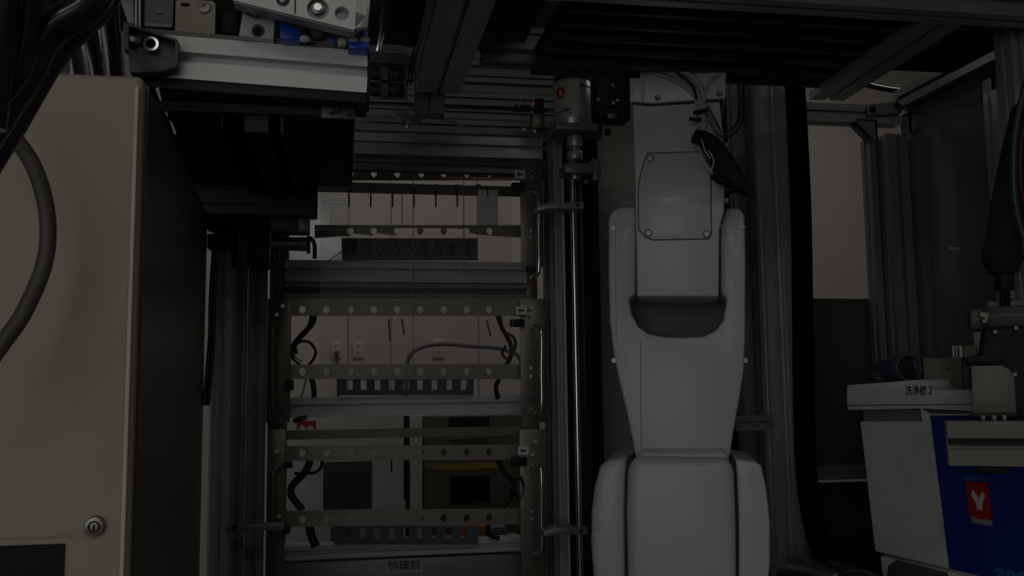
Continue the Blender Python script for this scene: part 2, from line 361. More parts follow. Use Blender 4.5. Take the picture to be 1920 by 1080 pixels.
# left posts
post(412, 800, 1.82, .036, .04, m=ALU, z1=HB - .1); post(446, 800, 1.88, .022, .03, m=ALUD, z1=HB - .1)
post(478, 800, 1.92, .034, .034, m=ALUD, z1=HB - .1); post(514, 800, 2.06, .026, .04, m=STEELD, z1=HB - .1)
post(433.5, 800, 1.86, .003, .01, 0, 0, m=ALUB, z1=1.62, name='light_gap_strip'); post(391.5, 940, 1.80, .003, .01, 0, 0, m=ALUB, z1=1.42, name='light_gap_strip')  # thin bright strips put in for light showing through gaps between posts
o = MB().pb(426, 983, 532, 996, 1.80, .02).build('cross_bracket', ALUD, fr, bevel=.001)
bolt(at(441, 989, 1.80), (0, -1, 0), .005, o, m=BLK)
# rear top cross profiles above the rack
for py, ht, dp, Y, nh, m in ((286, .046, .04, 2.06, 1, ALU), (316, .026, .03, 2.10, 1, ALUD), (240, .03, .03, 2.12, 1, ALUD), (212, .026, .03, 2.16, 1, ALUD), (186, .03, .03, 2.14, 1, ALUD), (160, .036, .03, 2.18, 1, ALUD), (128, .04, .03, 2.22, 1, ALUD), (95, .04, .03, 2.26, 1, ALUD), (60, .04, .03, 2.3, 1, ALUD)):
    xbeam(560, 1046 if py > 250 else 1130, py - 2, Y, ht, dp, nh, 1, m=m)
MB().pb(560, -10, 1130, 240, 2.36, .006).build('rear_panel', PANEL, fr)
# black panels around the lift column
MB().pb(1046, 120, 1132, 1100, 2.30, .006).build('rear_panel', PANEL, fr)
post(1111, 600, 2.02, .036, .04, m=BLK); post(1093, 600, 2.06, .020, .03, m=PANEL); post(1053, 700, 2.02, .020, .04, m=ALU, z1=at(1050, 262, 2.02).z)
post(1038, 700, 2.04, .010, .03, 0, 0, m=ALUD); post(1029, 700, 2.06, .012, .02, 0, 0, m=STEELD)
# stainless sheet behind the robot, side and rear panels
MB().pb(1128, 150, 1210, 1100, 2.26, .004).build('stainless_sheet', STPAN, fr)
pz = lambda y, Y: at(1600, y, Y).z
MB().pb(1500, 560, 1650, 890, 2.0, .005).build('lower_panel', BROWN, fr)
xbeam(1490, 1660, 902, 1.95, .03, .03, m=ALUD, nh=1); MB().pb(1500, 904, 1660, 1100, 2.0, .005).build('lower_panel', PANEL, fr)
MB().box((xs + .018, 1.40, DECK), (xs + .023, 1.92, ZS)).build('side_panel', PANG, fr)
MB().pb(1712, 215, 1760, 700, 1.96, .005).build('rear_panel', PANG, fr)
# black cable duct beside the posts
b = MB(); P = [at(1489, 135, 1.80), at(1502, 400, 1.80), at(1508, 800, 1.80), at(1520, 950, 1.79), at(1547, 1060, 1.78), at(1560, 1110, 1.77)]
b.tube(P, .021, 12); b.build('cable_duct', mat('matt_black_duct', (.006, .006, .006), .9, spec=.1), label='black flexible cable duct running down beside the posts right of the robot', cat='cable duct')
# hanging cable behind the roof frame
MB().tube([at(1560, 140, 2.2), at(1640, 163, 2.2), at(1700, 170, 2.2), at(1760, 158, 2.2), at(1830, 110, 2.2)], .007).build('hanging_cable', RUB, label='black cable sagging behind the roof beams at top right', cat='cable')
# ================================================================== control cabinet (left)
cab = thing('control_cabinet', 'tall cream control cabinet with stainless side filling the left edge', 'cabinet', at(200, 735, .95) * 1 + Vector((0, 0, -.66)))
F = lambda x, y: at(x, y, .95)
tl, tr, br, bl = F(-260, 141), F(276, 151), F(261, 1085), F(-260, 1085)
zb = DECK
def down(p, z): return Vector((p.x, p.y, z))
tbr = at(389, 402, 1.75); tbl = Vector((tl.x, 1.75, tbr.z))
xr = tr.x
b = MB(); b.hexa([down(tl, zb), (xr, .957, zb), (tbr.x, 1.75, zb), (tbl.x, 1.75, zb), (tl.x, .957, tr.z - .004), (xr, .957, tr.z - .004), tbr, tbl]); b.build('body', STEELD, cab)
CW = .005
b = MB(); b.box((tl.x, .935, zb), (xr - .001, .955, tr.z)); b.build('front_cover', CREAM, cab, bevel=.006, seg=3)
b = MB(); b.box((xr - .0075, .9305, zb + .01), (xr - .0035, .935, tr.z - .012)); b.build('edge_lip', mat('cream_edge', (.62, .54, .45), .5), cab, bevel=.001)
# door panel line and dark window lower left
pY = .934
b = MB(); b.pb(-260, 1009, 137, 1014, pY, .003); b.build('panel_groove', CREAMD, cab)
b = MB(); b.pb(-260, 1027, 117, 1200, pY - .002, .004); b.build('display_window', mat('black_glass', (.006, .006, .006), .5, spec=.2), cab)
k = at(179, 986, .935); lk = MB(); lk.cyl(k, k + Vector((0, -.006, 0)), .0095, 28, .0085); lk = lk.build('lock', STEEL, cab, bevel=.001)
b = MB(); b.ring(k + Vector((0, -.0060, 0)), k + Vector((0, -.0075, 0)), .0052, .0038, 20); b.box(k + Vector((-.0008, -.0072, -.004)), k + Vector((.0008, -.0061, .002))); b.build('keyhole', INK, lk)
# grey conduit hanging in front
MB().tube([at(-40, 150, .84), at(10, 235, .84), at(62, 310, .85), at(88, 400, .86), at(84, 490, .86), at(45, 585, .85), at(0, 650, .84), at(-50, 720, .84)], .0068, 14, 8).build('grey_conduit', HOSEG, label='grey flexible conduit looping in front of the cream cabinet', cat='hose')
# thick black cables top left
cabs = [
 ([(200, -60), (165, 10), (110, 45), (75, 80), (45, 140), (5, 200), (-40, 270)], .60, .011, 'thick glossy black cable arching from the top over the cabinet corner, in front'),
 ([(60, -50), (48, 30), (38, 110), (10, 160), (-30, 200)], .58, .0085, 'black cable dropping down along the left edge of the picture'),
 ([(10, -50), (2, 40), (-12, 140), (-25, 240)], .56, .010, 'black cable cut off by the left edge at top'),
 ([(190, -60), (186, 20), (192, 90), (196, 150), (200, 230)], 1.12, .022, 'black cable standing straight behind the bundle beside the corner bracket'),
 ([(140, -60), (140, 10), (150, 60), (165, 120), (176, 200)], 1.08, .016, 'black cable hanging behind the arched cable, middle one'),
 ([(230, -60), (190, 10), (158, 44), (120, 80), (90, 120), (60, 170), (20, 240), (-30, 320)], .66, .009, 'blue-black cable with a pale sheen under the arched cable'),
 ([(120, -60), (100, -10), (50, 70), (20, 110), (-30, 160)], .62, .008, 'thinner black cable crossing between the two left ones')]
for pts, Y, r, lab in cabs:
    m = RUB if 'blue' not in lab else mat('blue_black_rubber', (.012, .016, .03), .25, coat=.3)
    MB().tube([at(x, y, Y) for x, y in pts], r, 14, 8).build('thick_cable', m, label=lab, cat='cable')
for i, pix in enumerate(([(291, 166), (297, 163), (303, 188), (300, 189)], [(309, 208), (313, 211), (315, 219), (312, 216)], [(318, 226), (322, 229), (331, 251), (326, 251)])):
    MB().pp(pix, 1.24, .004).build('bright_gap_sliver', WHITE, label=('upper of three thin white slivers put in for bright gaps beside the sloping cabinet edge', 'smallest white sliver put in for a bright gap, middle of the three beside the cabinet edge', 'lowest and longest of three white slivers put in for bright gaps beside the cabinet edge')[i], cat='sliver')  # white pieces put in where bright background shows through the gaps
# parts behind the cables
b = MB(); b.pb(-30, -60, 68, 26, 1.12, .05); b.build('blue_box', mat('blue_cover', (.01, .09, .30), .5), label='blue box glimpsed behind the black cables at the top left corner', cat='box', bevel=.003)
b = MB(); b.pb(-10, 30, 150, 160, 1.5, .03); b.build('grey_cover', mat('warm_grey_cover', (.16, .145, .14), .6), label='dull grey cover plate behind the black cables', cat='cover plate', bevel=.004)
b = MB(); b.pb(131, 80, 150, 150, 1.3, .02); b.build('white_bar', WHITE, label='short white bar showing between the black cables above the cabinet', cat='bar', bevel=.002)
b = MB(); b.pp([(218, -20), (250, -20), (252, 44), (240, 44)], 1.34, .03); b.build('white_column', mat('grey_white_paint', (.40, .41, .43), .5), label='pale grey column rising behind the corner bracket', cat='column', bevel=.002)
for px, lab in ((255, 'left of two thin pale pipes beside the grey column'), (262, 'right of two thin pale pipes beside the grey column')):
    MB().cyl(at(px, -30, 1.33), at(px, 60, 1.33), .0016, 10).build('thin_pipe', ALUB, label=lab, cat='pipe')
# ================================================================== bright linear axis beam at top left
YBm = 1.25
ax = thing('gantry_beam', 'bright aluminium gantry beam with a slot, cast bracket on its left end', 'beam', at(500, 150, YBm))
A0 = at(250, 100, YBm); A1 = at(689, 135, YBm)
H = .0565
d0 = Vector((A0.x, YBm + .02, A0.z)); d1 = Vector((A1.x, YBm + .02, A1.z))
MB().ext(d0, d1, .04, H, 1, 1, sc=1.8).build('profile', ALUB, ax)
dv = (d1 - d0).normalized()
MB().box(d1 + Vector((0, -.022, -H / 2 - .014)), d1 + Vector((.003, .022, H / 2 + .001))).build('end_cap', BLK, ax, bevel=.001)
tp = MB(); tp.hexa([d0 + Vector((0, -.0205, H / 2 + .0003)), d1 + Vector((0, -.0205, H / 2 + .0003)), d1 + Vector((0, .0205, H / 2 + .0003)), d0 + Vector((0, .0205, H / 2 + .0003)), d0 + Vector((0, -.0205, H / 2 + .006)), d1 + Vector((0, -.0205, H / 2 + .006)), d1 + Vector((0, .0205, H / 2 + .006)), d0 + Vector((0, .0205, H / 2 + .006))]); tp.build('top_strip', mat('warm_grey_strip', (.22, .20, .18), .5), ax)
tp = MB(); lo = -H / 2 - .0148
tp.hexa([d0 + Vector((0, -.0195, lo)), d1 + Vector((0, -.0195, lo)), d1 + Vector((0, .05, lo)), d0 + Vector((0, .05, lo)), d0 + Vector((0, -.0195, -H / 2 - .0005)), d1 + Vector((0, -.0195, -H / 2 - .0005)), d1 + Vector((0, .05, -H / 2 - .0005)), d0 + Vector((0, .05, -H / 2 - .0005))]); tp.build('lower_strip', PANEL, ax, bevel=.003)
# cast corner bracket: open box seen from the front right
g = MB(); Yb = 1.222
g.pp([(231, 40), (241, 43), (241, 94), (231, 92)], Yb, .022)
g.pp([(241, 43), (332, 73), (332, 78), (241, 48)], Yb, .022)
g.pp([(240, 91), (332, 118), (330, 126), (300, 134), (243, 136)], Yb, .022)
g.pp([(328, 73), (333, 74), (333, 122), (328, 120)], Yb, .022)
g.pp([(238, 46), (330, 76), (330, 121), (238, 92)], Yb + .016, .006)
gb = g.build('cast_bracket', mat('cast_grey', (.14, .14, .14), .5, .3), ax, bevel=.0006)
c = at(286, 88, Yb + .014); b = MB(); b.ring(c, c + Vector((0, -.012, 0)), .0095, .0062, 24); b.build('washer_ring', CHROME, gb)
bolt(c + Vector((0, -.001, 0)), (0, -1, 0), .006, gb, m=BLK)
b = MB(); b.cyl(at(243, 73, Yb + .008), at(266, 77, Yb + .008), .0068, 6); b.build('hex_bolt', STEEL, gb, bevel=.0005)
# items standing on the beam
zt = lambda px, Y: 0
t = thing('sensor_housing', 'grey square sensor housing with a clear cover on the beam beside the cream plate', 'sensor', at(297, 52, 1.27))
b = MB(); b.pb(270, -12, 326, 50, 1.265, .02); b.build('body', mat('grey_sensor', (.17, .17, .17), .5), t, bevel=.003)
b = MB(); b.pb(272, 44, 322, 50, 1.26, .003); b.build('bottom_rim', GREYL, t); MB().sphere(at(300, 23, 1.263), .003, 10, (1.5, .6, .7)).build('indicator', GREYL, t)
t = thing('slotted_plate', 'cream slotted mounting plate with one screw, on top of the gantry beam', 'plate', at(365, 58, 1.27))
b = MB(); c0 = at(328, 60, 1.255); c1 = at(404, 2, 1.255)
W_, H_ = c1.x - c0.x, c1.z - c0.z
sl = [(c0.x + W_ * (.12 + .13 * (1 + math.cos(a)) * .5 + (.1 if math.cos(a) > 0 else 0)), c0.z + H_ * (.84 + .06 * math.sin(a))) for a in [2 * math.pi * i / 12 for i in range(12)]]
holed(b, [(c0.x, c0.z), (c1.x, c0.z), (c1.x, c1.z - .004), (c1.x - .003, c1.z), (c0.x + .003, c1.z), (c0.x, c1.z - .004)], [sl], 1.255, .004)
b.build('plate', mat('pale_cream_plate', (.42, .36, .29), .5), t); bolt(at(384, 16, 1.255), (0, -1, 0), .0065, t, 'screw', m=STEEL); MB().ring(at(384, 16, 1.255), at(384, 16, 1.252), .0085, .006).build('washer', GREYL, t)
b = MB(); b.pb(407, 10, 446, 62, 1.28, .03); b.build('black_block', BLK, label='black block on the gantry beam between the cream plate and the silver clamp', cat='block', bevel=.002)
# silver carriage plate, tilted, with counterbored screws
t = thing('carriage_plate', 'tilted silver carriage plate with counterbored screws at the top edge', 'carriage', at(560, 40, 1.2))
Yc = 1.17
b = MB(); circ = lambda px, py, r, Y, n=24: [(at(px, py, Y).x + r * math.cos(2 * math.pi * i / n), at(px, py, Y).z + r * math.sin(2 * math.pi * i / n)) for i in range(n)]
def poly2(pix, Y): return [(at(x, y, Y).x, at(x, y, Y).z) for x, y in pix]
holed(b, poly2([(430, -60), (693, -60), (686, 30), (663, 56), (436, 0)], Yc), [circ(596, 17, .0134, Yc), circ(641, 25, .0088, Yc), circ(531, 1, .0080, Yc)], Yc, .010)
b.build('plate', ALUB, t)
b = MB(); b.pp([(430, -60), (700, -60), (686, 30), (663, 56), (436, 0)], Yc + .0102, .03); b.build('back_plate', mat('blue_grey_alu', (.30, .31, .36), .4, .4), t)
b = MB(); b.pp([(668, -60), (700, -60), (690, 52), (664, 52)], Yc - .0, .0101); b.build('end_block', mat('pale_alu', (.42, .43, .42), .35, .5), t, bevel=.001)
for px, py, r in ((596, 17, .0085), (531, 1, .0055)):
    c = at(px, py, Yc + .0095); o = MB().cyl(c, c + Vector((0, -.006, 0)), r, 24).build('screw', STEEL, t, bevel=.001)
    c2 = c + Vector((0, -.006, 0)); MB().cyl(c2, c2 + Vector((0, -.0022, 0)), r * .62, 6).build('hex_socket', CHROME, o)
b = MB(); b.pp([(552, -60), (554.5, -60), (554.5, 26), (552, 26)], Yc - .0006, .0005); b.build('joint_line', SEAM, t)
# bearing holder under the carriage (white with round hole) and coupling housing
t = thing('bearing_holder', 'white bearing holder with a round bore standing on the gantry beam', 'bearing holder', at(485, 70, 1.25))
b = MB(); holed(b, poly2([(456, 20), (516, 26), (512, 74), (448, 66)], 1.235), [circ(484, 62, .0105, 1.235)[1:12] if False else circ(484, 58, .0085, 1.235)], 1.235, .02); b.build('holder', WHITE, t)
MB().ring(at(484, 58, 1.236), at(484, 58, 1.25), .0083, .0055).build('bore_ring', mat('dark_ring', (.08, .08, .09), .4), t)
MB().tube([at(458, 22, 1.23), at(476, 33, 1.23), at(494, 30, 1.23)], .0015).build('clip_wire', CHROME, t)
t = thing('coupling_housing', 'grey round coupling housing behind the blue blocks, below the silver plate', 'coupling', at(595, 88, 1.27))
b = MB(); b.pp([(560, 50), (650, 50), (652, 92), (570, 86)], 1.262, .02); b.build('housing', GREYL, t)
MB().ring(at(595, 52, 1.262), at(595, 52, 1.250), .0165, .0135, 28).build('ring', BLK, t); MB().cyl(at(595, 52, 1.262), at(595, 52, 1.254), .010, 24).build('hub', STEEL, t)
b = MB(); b.pp([(524, 42), (560, 52), (562, 74), (525, 72)], 1.225, .022); b.build('blue_block', BLUE, label='large blue plastic block on the beam left of the coupling housing', cat='block', bevel=.001)
MB().pb(619, 68, 630, 80, 1.23, .01).build('blue_peg', BLUE, label='tiny blue peg on the beam between the large block and the blue bracket', cat='peg', bevel=.0008)
MB().pb(633, 70, 650, 83, 1.232, .012).build('white_spacer', WHITE, label='small white spacer on the beam right of the blue peg', cat='spacer', bevel=.0015)
t = thing('blue_bracket', 'blue plastic end bracket with two white screws at the beam end', 'bracket', at(672, 92, 1.23))
MB().pb(653, 78, 692, 91, 1.225, .03).build('base', BLUE, t, bevel=.001)
b = MB(); b.pp([(676, 80), (680, 52), (685, 46), (690, 54), (691, 80)], 1.23, .006); b.build('fin', BLUE, t, bevel=.0008)
b = MB(); b.pp([(655, 58), (672, 62), (672, 80), (658, 80)], 1.24, .006); b.build('rear_fin', DBLUE, t)
for px in (662, 684): MB().sphere(at(px, 75, 1.228), .0055, 12, (1.3, 1, .8)).build('screw_head', WHITE, t)
MB().sphere(at(571, 73, 1.228), .006, 12, (1.3, 1, .8)).build('white_stud', WHITE, label='white domed stud beside the large blue block', cat='stud')
# dark carriage underside below the beam
hz = 1.4 + .375
t = thing('slide_unit', 'dark slide unit hanging under the bright gantry beam, seen from below', 'slide unit', at(500, 300, 1.6))
X0 = at(290, 200, 1.3).x; X1 = atZ(663, 270, hz).x
MB().box((X0 - .1, 1.26 + .03, hz), (X1, 1.73, hz + .012)).build('base_plate', PANEL, t)
MB().box((X1 - .004, 1.30, hz - .012), (X1, 1.73, hz + .04)).build('side_plate', BLK, t)
for px, wd, m in ((487, .075, PANEL), (455, .03, BLK), (528, .02, PANEL)):
    x = atZ(px, 260, hz).x; MB().ext((x, 1.30, hz - .012), (x, 1.70, hz - .012), wd, .022, 0, 0).build('rail', m, t)
a = at(300, 343, 1.72); b_ = at(655, 343, 1.72)
MB().ext((a.x, 1.74, b_.z + .017), (b_.x, 1.74, b_.z + .017), .04, .033, 1, 1).build('cross_profile', mat('black_anodised', (.06, .056, .05), .45, .4), t)
b = MB(); b.pb(602, 196, 666, 222, 1.28, .004); o = b.build('hole_plate', mat('worn_plate', (.13, .12, .105), .5, .4), t, bevel=.001)
for px, py, r in ((633, 207, .005), (646, 201, .0035), (622, 212, .003), (655, 215, .003)): MB().cyl(at(px, py, 1.2795), at(px, py, 1.278), r, 16).build('hole', INK, o)
# double black extrusion and actuators under it
t = thing('lower_carriage', 'black double extrusion with grey actuators below the slide unit, left of the rack', 'carriage', at(480, 440, 1.76))
BA = MATS['black_anodised']
a = at(300, 402, 1.76); b_ = at(592, 402, 1.76)
MB().ext((a.x, 1.785, b_.z + .027), (b_.x, 1.785, b_.z + .027), .05, .056, 1, 2).build('profile', BA, t)
MB().box((b_.x, 1.762, b_.z), (b_.x + .002, 1.808, b_.z + .055)).build('end_cap', BLK, t)
b = MB(); b.pb(505, 406, 580, 436, 1.77, .035); b.build('actuator', BA, t, bevel=.002)
MB().pb(560, 409, 579, 434, 1.768, .03).build('actuator_end', ALUD, t, bevel=.001)
c0, c1 = at(508, 457, 1.79), at(580, 457, 1.79); c1.z = c0.z; MB().cyl(c0, c1, .0125, 24).build('cylinder', STEELD, t)
c2 = at(561, 457, 1.79); c2.z = c0.z; MB().cyl(c2, c1 + Vector((.001, 0, 0)), .0132, 24).build('cylinder_end', ALUD, t); MB().pb(575, 442, 581, 472, 1.765, .03).build('end_flange', BLK, t, bevel=.001)
MB().pb(388, 408, 505, 432, 1.80, .03).build('mount', BLK, t, bevel=.002); MB().pb(388, 438, 440, 466, 1.79, .03).build('side_block', mat('dark_grey_block', (.045, .043, .04), .5), t, bevel=.002)
MB().pb(434, 430, 448, 500, 1.78, .02).build('hanger', MATS['dark_grey_block'], t, bevel=.001)
b = MB(); b.pb(463, 430, 504, 502, 1.76, .04); b.build('motor_block', DBLUE, t, bevel=.003)
MB().tube([at(580, 446, 1.77), at(586, 450, 1.765), at(590, 462, 1.765), at(590, 485, 1.77)], .0038).build('hose', RUB, t)
for px in (512, 520): MB().tube([at(px, 468, 1.78), at(px + 1, 485, 1.79), at(px + 6, 498, 1.8), at(px + 18, 506, 1.82)], .0025).build('cable', RUB, t)
for px in (397, 404): MB().tube([at(px, 440, 1.74), at(px + 3, 470, 1.74), at(px - 2, 560, 1.74), at(px - 4, 640, 1.74), at(px - 14, 760, 1.74)], .0035).build('thin_cable', RUB, label='thin black cable hanging beside the cabinet side, %s' % ('left one of two' if px == 397 else 'right one of two'), cat='cable')
# chrome parts and clips right of the beam end
t = thing('clip_plate', 'grey plate with two black hinge clips between the beam end and the slanting roof beam', 'plate', at(730, 185, 1.7))
MB().pb(690, 98, 764, 186, 1.72, .004).build('plate', ALUD, t, bevel=.001)
MB().pb(690, 118, 762, 122, 1.715, .005).build('edge', SEAM, t)
for py in (138, 168):
    o = MB().pb(694, py - 14, 757, py + 11, 1.712, .007).build('recess', PANEL, t, bevel=.002)
    b = MB(); b.pp([(712, py - 12), (729, py - 12), (726, py - 4), (726, py + 4), (729, py + 12), (712, py + 12), (715, py + 4), (715, py - 4)], 1.705, .007); b.build('clip', mat('clip_grey', (.17, .175, .19), .4), o)
    for sx in (-1, 1):
        b = MB(); b.pp([(720 + sx * 6, py - 5), (720 + sx * 24, py - 7), (720 + sx * 28, py), (720 + sx * 24, py + 7), (720 + sx * 6, py + 5)], 1.706, .006); b.build('wing', mat('clip_dark', (.06, .06, .062), .4), o)
b = MB(); b.pb(715, 54, 757, 94, 1.86, .05); b.build('beige_box', mat('beige_box_paint', (.20, .175, .15), .6), label='small beige box on a shelf behind the beam end', cat='box', bevel=.002)
MB().pb(690, 94, 790, 104, 1.84, .1).build('small_shelf', ALUD, label='narrow grey shelf under the small beige box', cat='shelf', bevel=.001)
MB().cyl(at(703, -20, 1.45), at(703, 26, 1.45), .0045, 16).build('chrome_rod', CHROME, label='chrome rod hanging at the top edge right of the silver plate', cat='rod')
MB().cyl(at(703, 20, 1.44), at(703, 20, 1.465), .010, 20).build('roller', BLK, label='small black roller at the foot of the chrome rod', cat='roller', bevel=.002)
b = MB(); b.pp([(716, 8), (728, 6), (729, 26), (724, 50), (715, 96), (704, 96), (712, 50), (710, 26)], 1.6, .006); b.build('chrome_strip', CHROME, label='bent chrome strip curving down left of the beige box', cat='bracket', bevel=.0015)
for dx in (0, 6): MB().tube([at(790 + dx, 20, 1.72), at(782 + dx, 70, 1.72), at(772 + dx, 110, 1.71), at(764 + dx, 160, 1.71)], .0016).build('thin_wire', RUB, label='thin black wire running down the slanting beam, %s' % ('left one' if dx == 0 else 'right one'), cat='wire')
# air fittings and tubes above the rack
t = thing('air_fitting', 'grey push-in air fittings with thin tubes above the rack top beam', 'fitting', at(770, 236, 2.0))
MB().pb(742, 206, 766, 216, 2.0, .012).build('body', ALUD, t, bevel=.002); MB().pb(752, 216, 790, 226, 1.995, .012).build('body', ALUD, t, bevel=.002); MB().pb(762, 224, 770, 240, 1.995, .01).build('stem', CHROME, t, bevel=.001)
for pts in ([(742, 210), (715, 212), (690, 222), (660, 228)], [(752, 221), (720, 216), (690, 226), (664, 232)], [(790, 220), (830, 224), (870, 238), (900, 246), (960, 250)], [(770, 214), (830, 220), (880, 240), (950, 246)]):
    MB().tube([at(x, y, 1.99) for x, y in pts], .0018, 8).build('tube', TUBEW, t)
# ================================================================== rack
rk = thing('rack_shelving', 'open rack shelving of plain profiles carrying three hanging racks, lettered beam at bottom', 'rack', at(765, 900, 2.1) + Vector((0, 0, -.5)))
YR = 2.0
def rbeam(x0, x1, yb0, yt0, dp=.04, nh=1, m=ALU):
    a = at(x0, (yb0 + yt0) / 2, YR); b = at(x1, (yb0 + yt0) / 2, YR); xm = (x0 + x1) / 2
    h = at(xm, yt0, YR).z - at(xm, yb0, YR).z; z = at(xm, (yb0 + yt0) / 2, YR).z
    return MB().ext((a.x, YR + .03 + dp / 2, z), (b.x, YR + .03 + dp / 2, z), dp, h, 1, nh, sc=1.5 if h > .03 else 1.1).build('beam', m, rk)
rbeam(532, 992, 526, 486); rbeam(532, 992, 556, 529, m=ALUD); rbeam(532, 992, 780, 743, m=ALU)
rbeam(528, 996, 1046, 1020, m=ALU); 
b = MB(); b.pb(528, 1047, 996, 1130, YR + .03, .04); b.build('lettered_beam', ALUD, rk, bevel=.001)
for px in (525, 1003):
    p = at(px, 800, YR + .04); MB().box((p.x - .012, YR + .05, DECK), (p.x + .012, YR + .09, at(px, 300, YR).z)).build('upright', STEELD, rk, bevel=.001)
# 処理前 label
lb = MB().pb(722, 1047, 792, 1074, YR + .0285, .0013).build('label', GREYL, rk, label='pale label with black Japanese characters')
c0 = at(727, 1070, YR + .028); c1 = at(788, 1049, YR + .028)
textmb('処理前', (c0.x, YR + .028, c0.z), (1, 0, 0), (0, 0, 1), c1.x - c0.x, c1.z - c0.z, bold=.003).build('lettering', INK, lb)
def teardrop(cx, cz, r):
    pts = [(cx + r * math.cos(a), cz + r * math.sin(a)) for a in [R(-40 + 260 * i / 13) for i in range(14)]]
    return pts + [(cx, cz - r * 1.45)]
def holebar(parent, y0l, y1l, Y, x0=530, x1=1000, hxs=(567, 612, 657, 701, 745, 788, 832, 875, 917), hy=None, dy=0, name='hole_bar', r=.0068, m=STEEL):
    """strip with teardrop holes; dy = extra height gained from left to right in pixels"""
    ym = (y0l + y1l) / 2; f = lambda x, y: at(x, y - dy * (x - x0) / (x1 - x0), Y)
    P = [f(x0, y1l), f(x1, y1l), f(x1, y0l), f(x0, y0l)]; hy = hy or ym
    hs = []
    for hx in hxs:
        c = f(hx, hy); hs.append(teardrop(c.x, c.z, r))
    b = MB(); holed(b, [(p.x, p.z) for p in P], hs, Y, .003); b.build(name, m, parent)
def comb(parent, x0, x1, y0, y1, slots, Y, sw=12, sy0=None, sy1=None):
    P = [at(x0, y1, Y), at(x1, y1, Y), at(x1, y0, Y), at(x0, y0, Y)]; sy0 = sy0 or y0 + 2; sy1 = sy1 or y0 + 21
    hs = [[(at(s - sw / 2, sy1, Y).x, at(s, sy1, Y).z), (at(s + sw / 2, sy1, Y).x, at(s, sy1, Y).z), (at(s + sw / 2, sy0, Y).x, at(s, sy0, Y).z), (at(s - sw / 2, sy0, Y).x, at(s, sy0, Y).z)] for s in slots]
    b = MB(); holed(b, [(p.x, p.z) for p in P], hs, Y, .012); b.build('comb_plate', NAVY, parent)
def arrow_label(px, py, parent):
    l = MB().pb(px - 10, py - 8, px + 10, py + 8, 1.962, .001).build('arrow_label', PAPER, parent, label='white label with a black arrow pointing left')
    b = MB(); b.pp([(px - 6, py), (px - 1, py - 4.5), (px - 1, py - 1.6), (px + 6, py - 1.6), (px + 6, py + 1.6), (px - 1, py + 1.6), (px - 1, py + 4.5)], 1.9612, .0006); b.build('arrow', INK, l)
def handle(px, y0, y1, sgn, parent, Y=1.93):
    a = at(px - sgn * 14, y0, Y + .035); b = at(px - sgn * 8, y0 + 2, Y + .01); c = at(px, y0 + 14, Y); d = at(px, y1 - 14, Y); e = at(px - sgn * 8, y1 - 2, Y + .01); f = at(px - sgn * 14, y1, Y + .035)
    mid = (c + d) / 2
    MB().tube([a, b, c, mid, d, e, f], .0045, 12, 5).build('handle', CHROME if sgn > 0 else STEELD, parent)
def sideplate(parent, x0, x1, y0, y1, Y=1.965, m=STEELD):
    return MB().pb(x0, y0, x1, y1, Y, .004).build('side_plate', m, parent, bevel=.0008)
def bolts(pts, parent, Y=1.965, r=.0042):
    for px, py in pts: bolt(at(px, py, Y), (0, -1, 0), r, parent)
# top rack
r1 = thing('piece_rack', 'topmost hanging rack with teardrop hole bars and hooks behind the clear cover', 'rack', at(765, 490, YR), 'slide-in racks for test pieces')
holebar(r1, 313, 338, YR + .12, 560, 1000, hxs=(657, 701, 745, 790, 832, 875, 917), m=STEELD)
MB().pb(560, 345, 1000, 364, YR + .03, .003).build('hook_bar', STEELD, r1)
for px in (654, 695, 736, 776, 817, 857, 897):
    b = MB(); b.sphere(at(px, 350, YR + .022), .0058, 12, (1.1, .5, 1)); b.build('hook_disc', ALUD, r1)
    b = MB(); b.tube([at(px, 356, YR + .02), at(px, 366, YR + .014), at(px + .5, 376, YR + .012), at(px, 388, YR + .02)], .0017, 8, 4); b.build('hook', BLK, r1)
holebar(r1, 422, 446, YR, 590, 1000, hxs=(657, 701, 745, 788, 832, 875, 918), hy=433, m=STEEL)
comb(r1, 641, 895, 447, 487, [665, 690, 716, 744, 770, 796, 823, 848, 874], YR + .012, 11, 456, 478)
sideplate(r1, 976, 1018, 300, 500)
MB().pb(645, 450, 892, 485, YR + .03, .003).build('backing_plate', mat('navy_dark', (.03, .032, .045), .5), r1)
for py, bb in ((327, 0), (438, 1)):
    bolts([(995, py - 5), (995, py + 7)], r1)
arrow_label(975, 327, r1); handle(1010, 357, 520, 1, r1)
b = MB(); b.pb(896, 356, 934, 422, YR - .012, .002); b.build('reflection_tag', mat('reflection_white', (.92, .92, .90), .5, 0, .02, 20), label='white rectangular tag added for a reflection of light at the topmost rack', cat='tag', bevel=.0006)  # white card added to stand in for a reflected light
MB().tube([at(915, 350, YR - .01), at(914, 358, YR - .014), at(915, 368, YR - .014)], .0014, 8).build('reflection_tag_hook', BLK, label='small black hook that holds the added reflection tag', cat='hook')
# clear brackets with sparkle inside comb of the top rack
for i, px in enumerate((690, 716, 744, 770, 796, 823)):
    b = MB(); b.tube([at(px - 4, 455, YR + .004), at(px + 4, 461, YR + .002), at(px - 3, 468, YR + .002), at(px + 3, 477, YR + .004)], .0012, 6, 3)
    b.build('wire_clip', STEEL, label='bent wire clip at the %s slot of the topmost comb' % ('second', 'third', 'fourth', 'fifth', 'sixth', 'seventh')[i], cat='clip', group='wire clips in the top comb')
# middle rack
r2 = thing('piece_rack', 'middle hanging rack with two teardrop hole bars and the wall showing through', 'rack', at(765, 742, YR), 'slide-in racks for test pieces')
holebar(r2, 560, 592, YR, hy=580); holebar(r2, 683, 711, YR, hy=696, m=STEEL)
comb(r2, 632, 888, 711, 741, [656, 682, 708, 735, 762, 788, 815, 843, 870], YR + .006, 11, 712, 731)
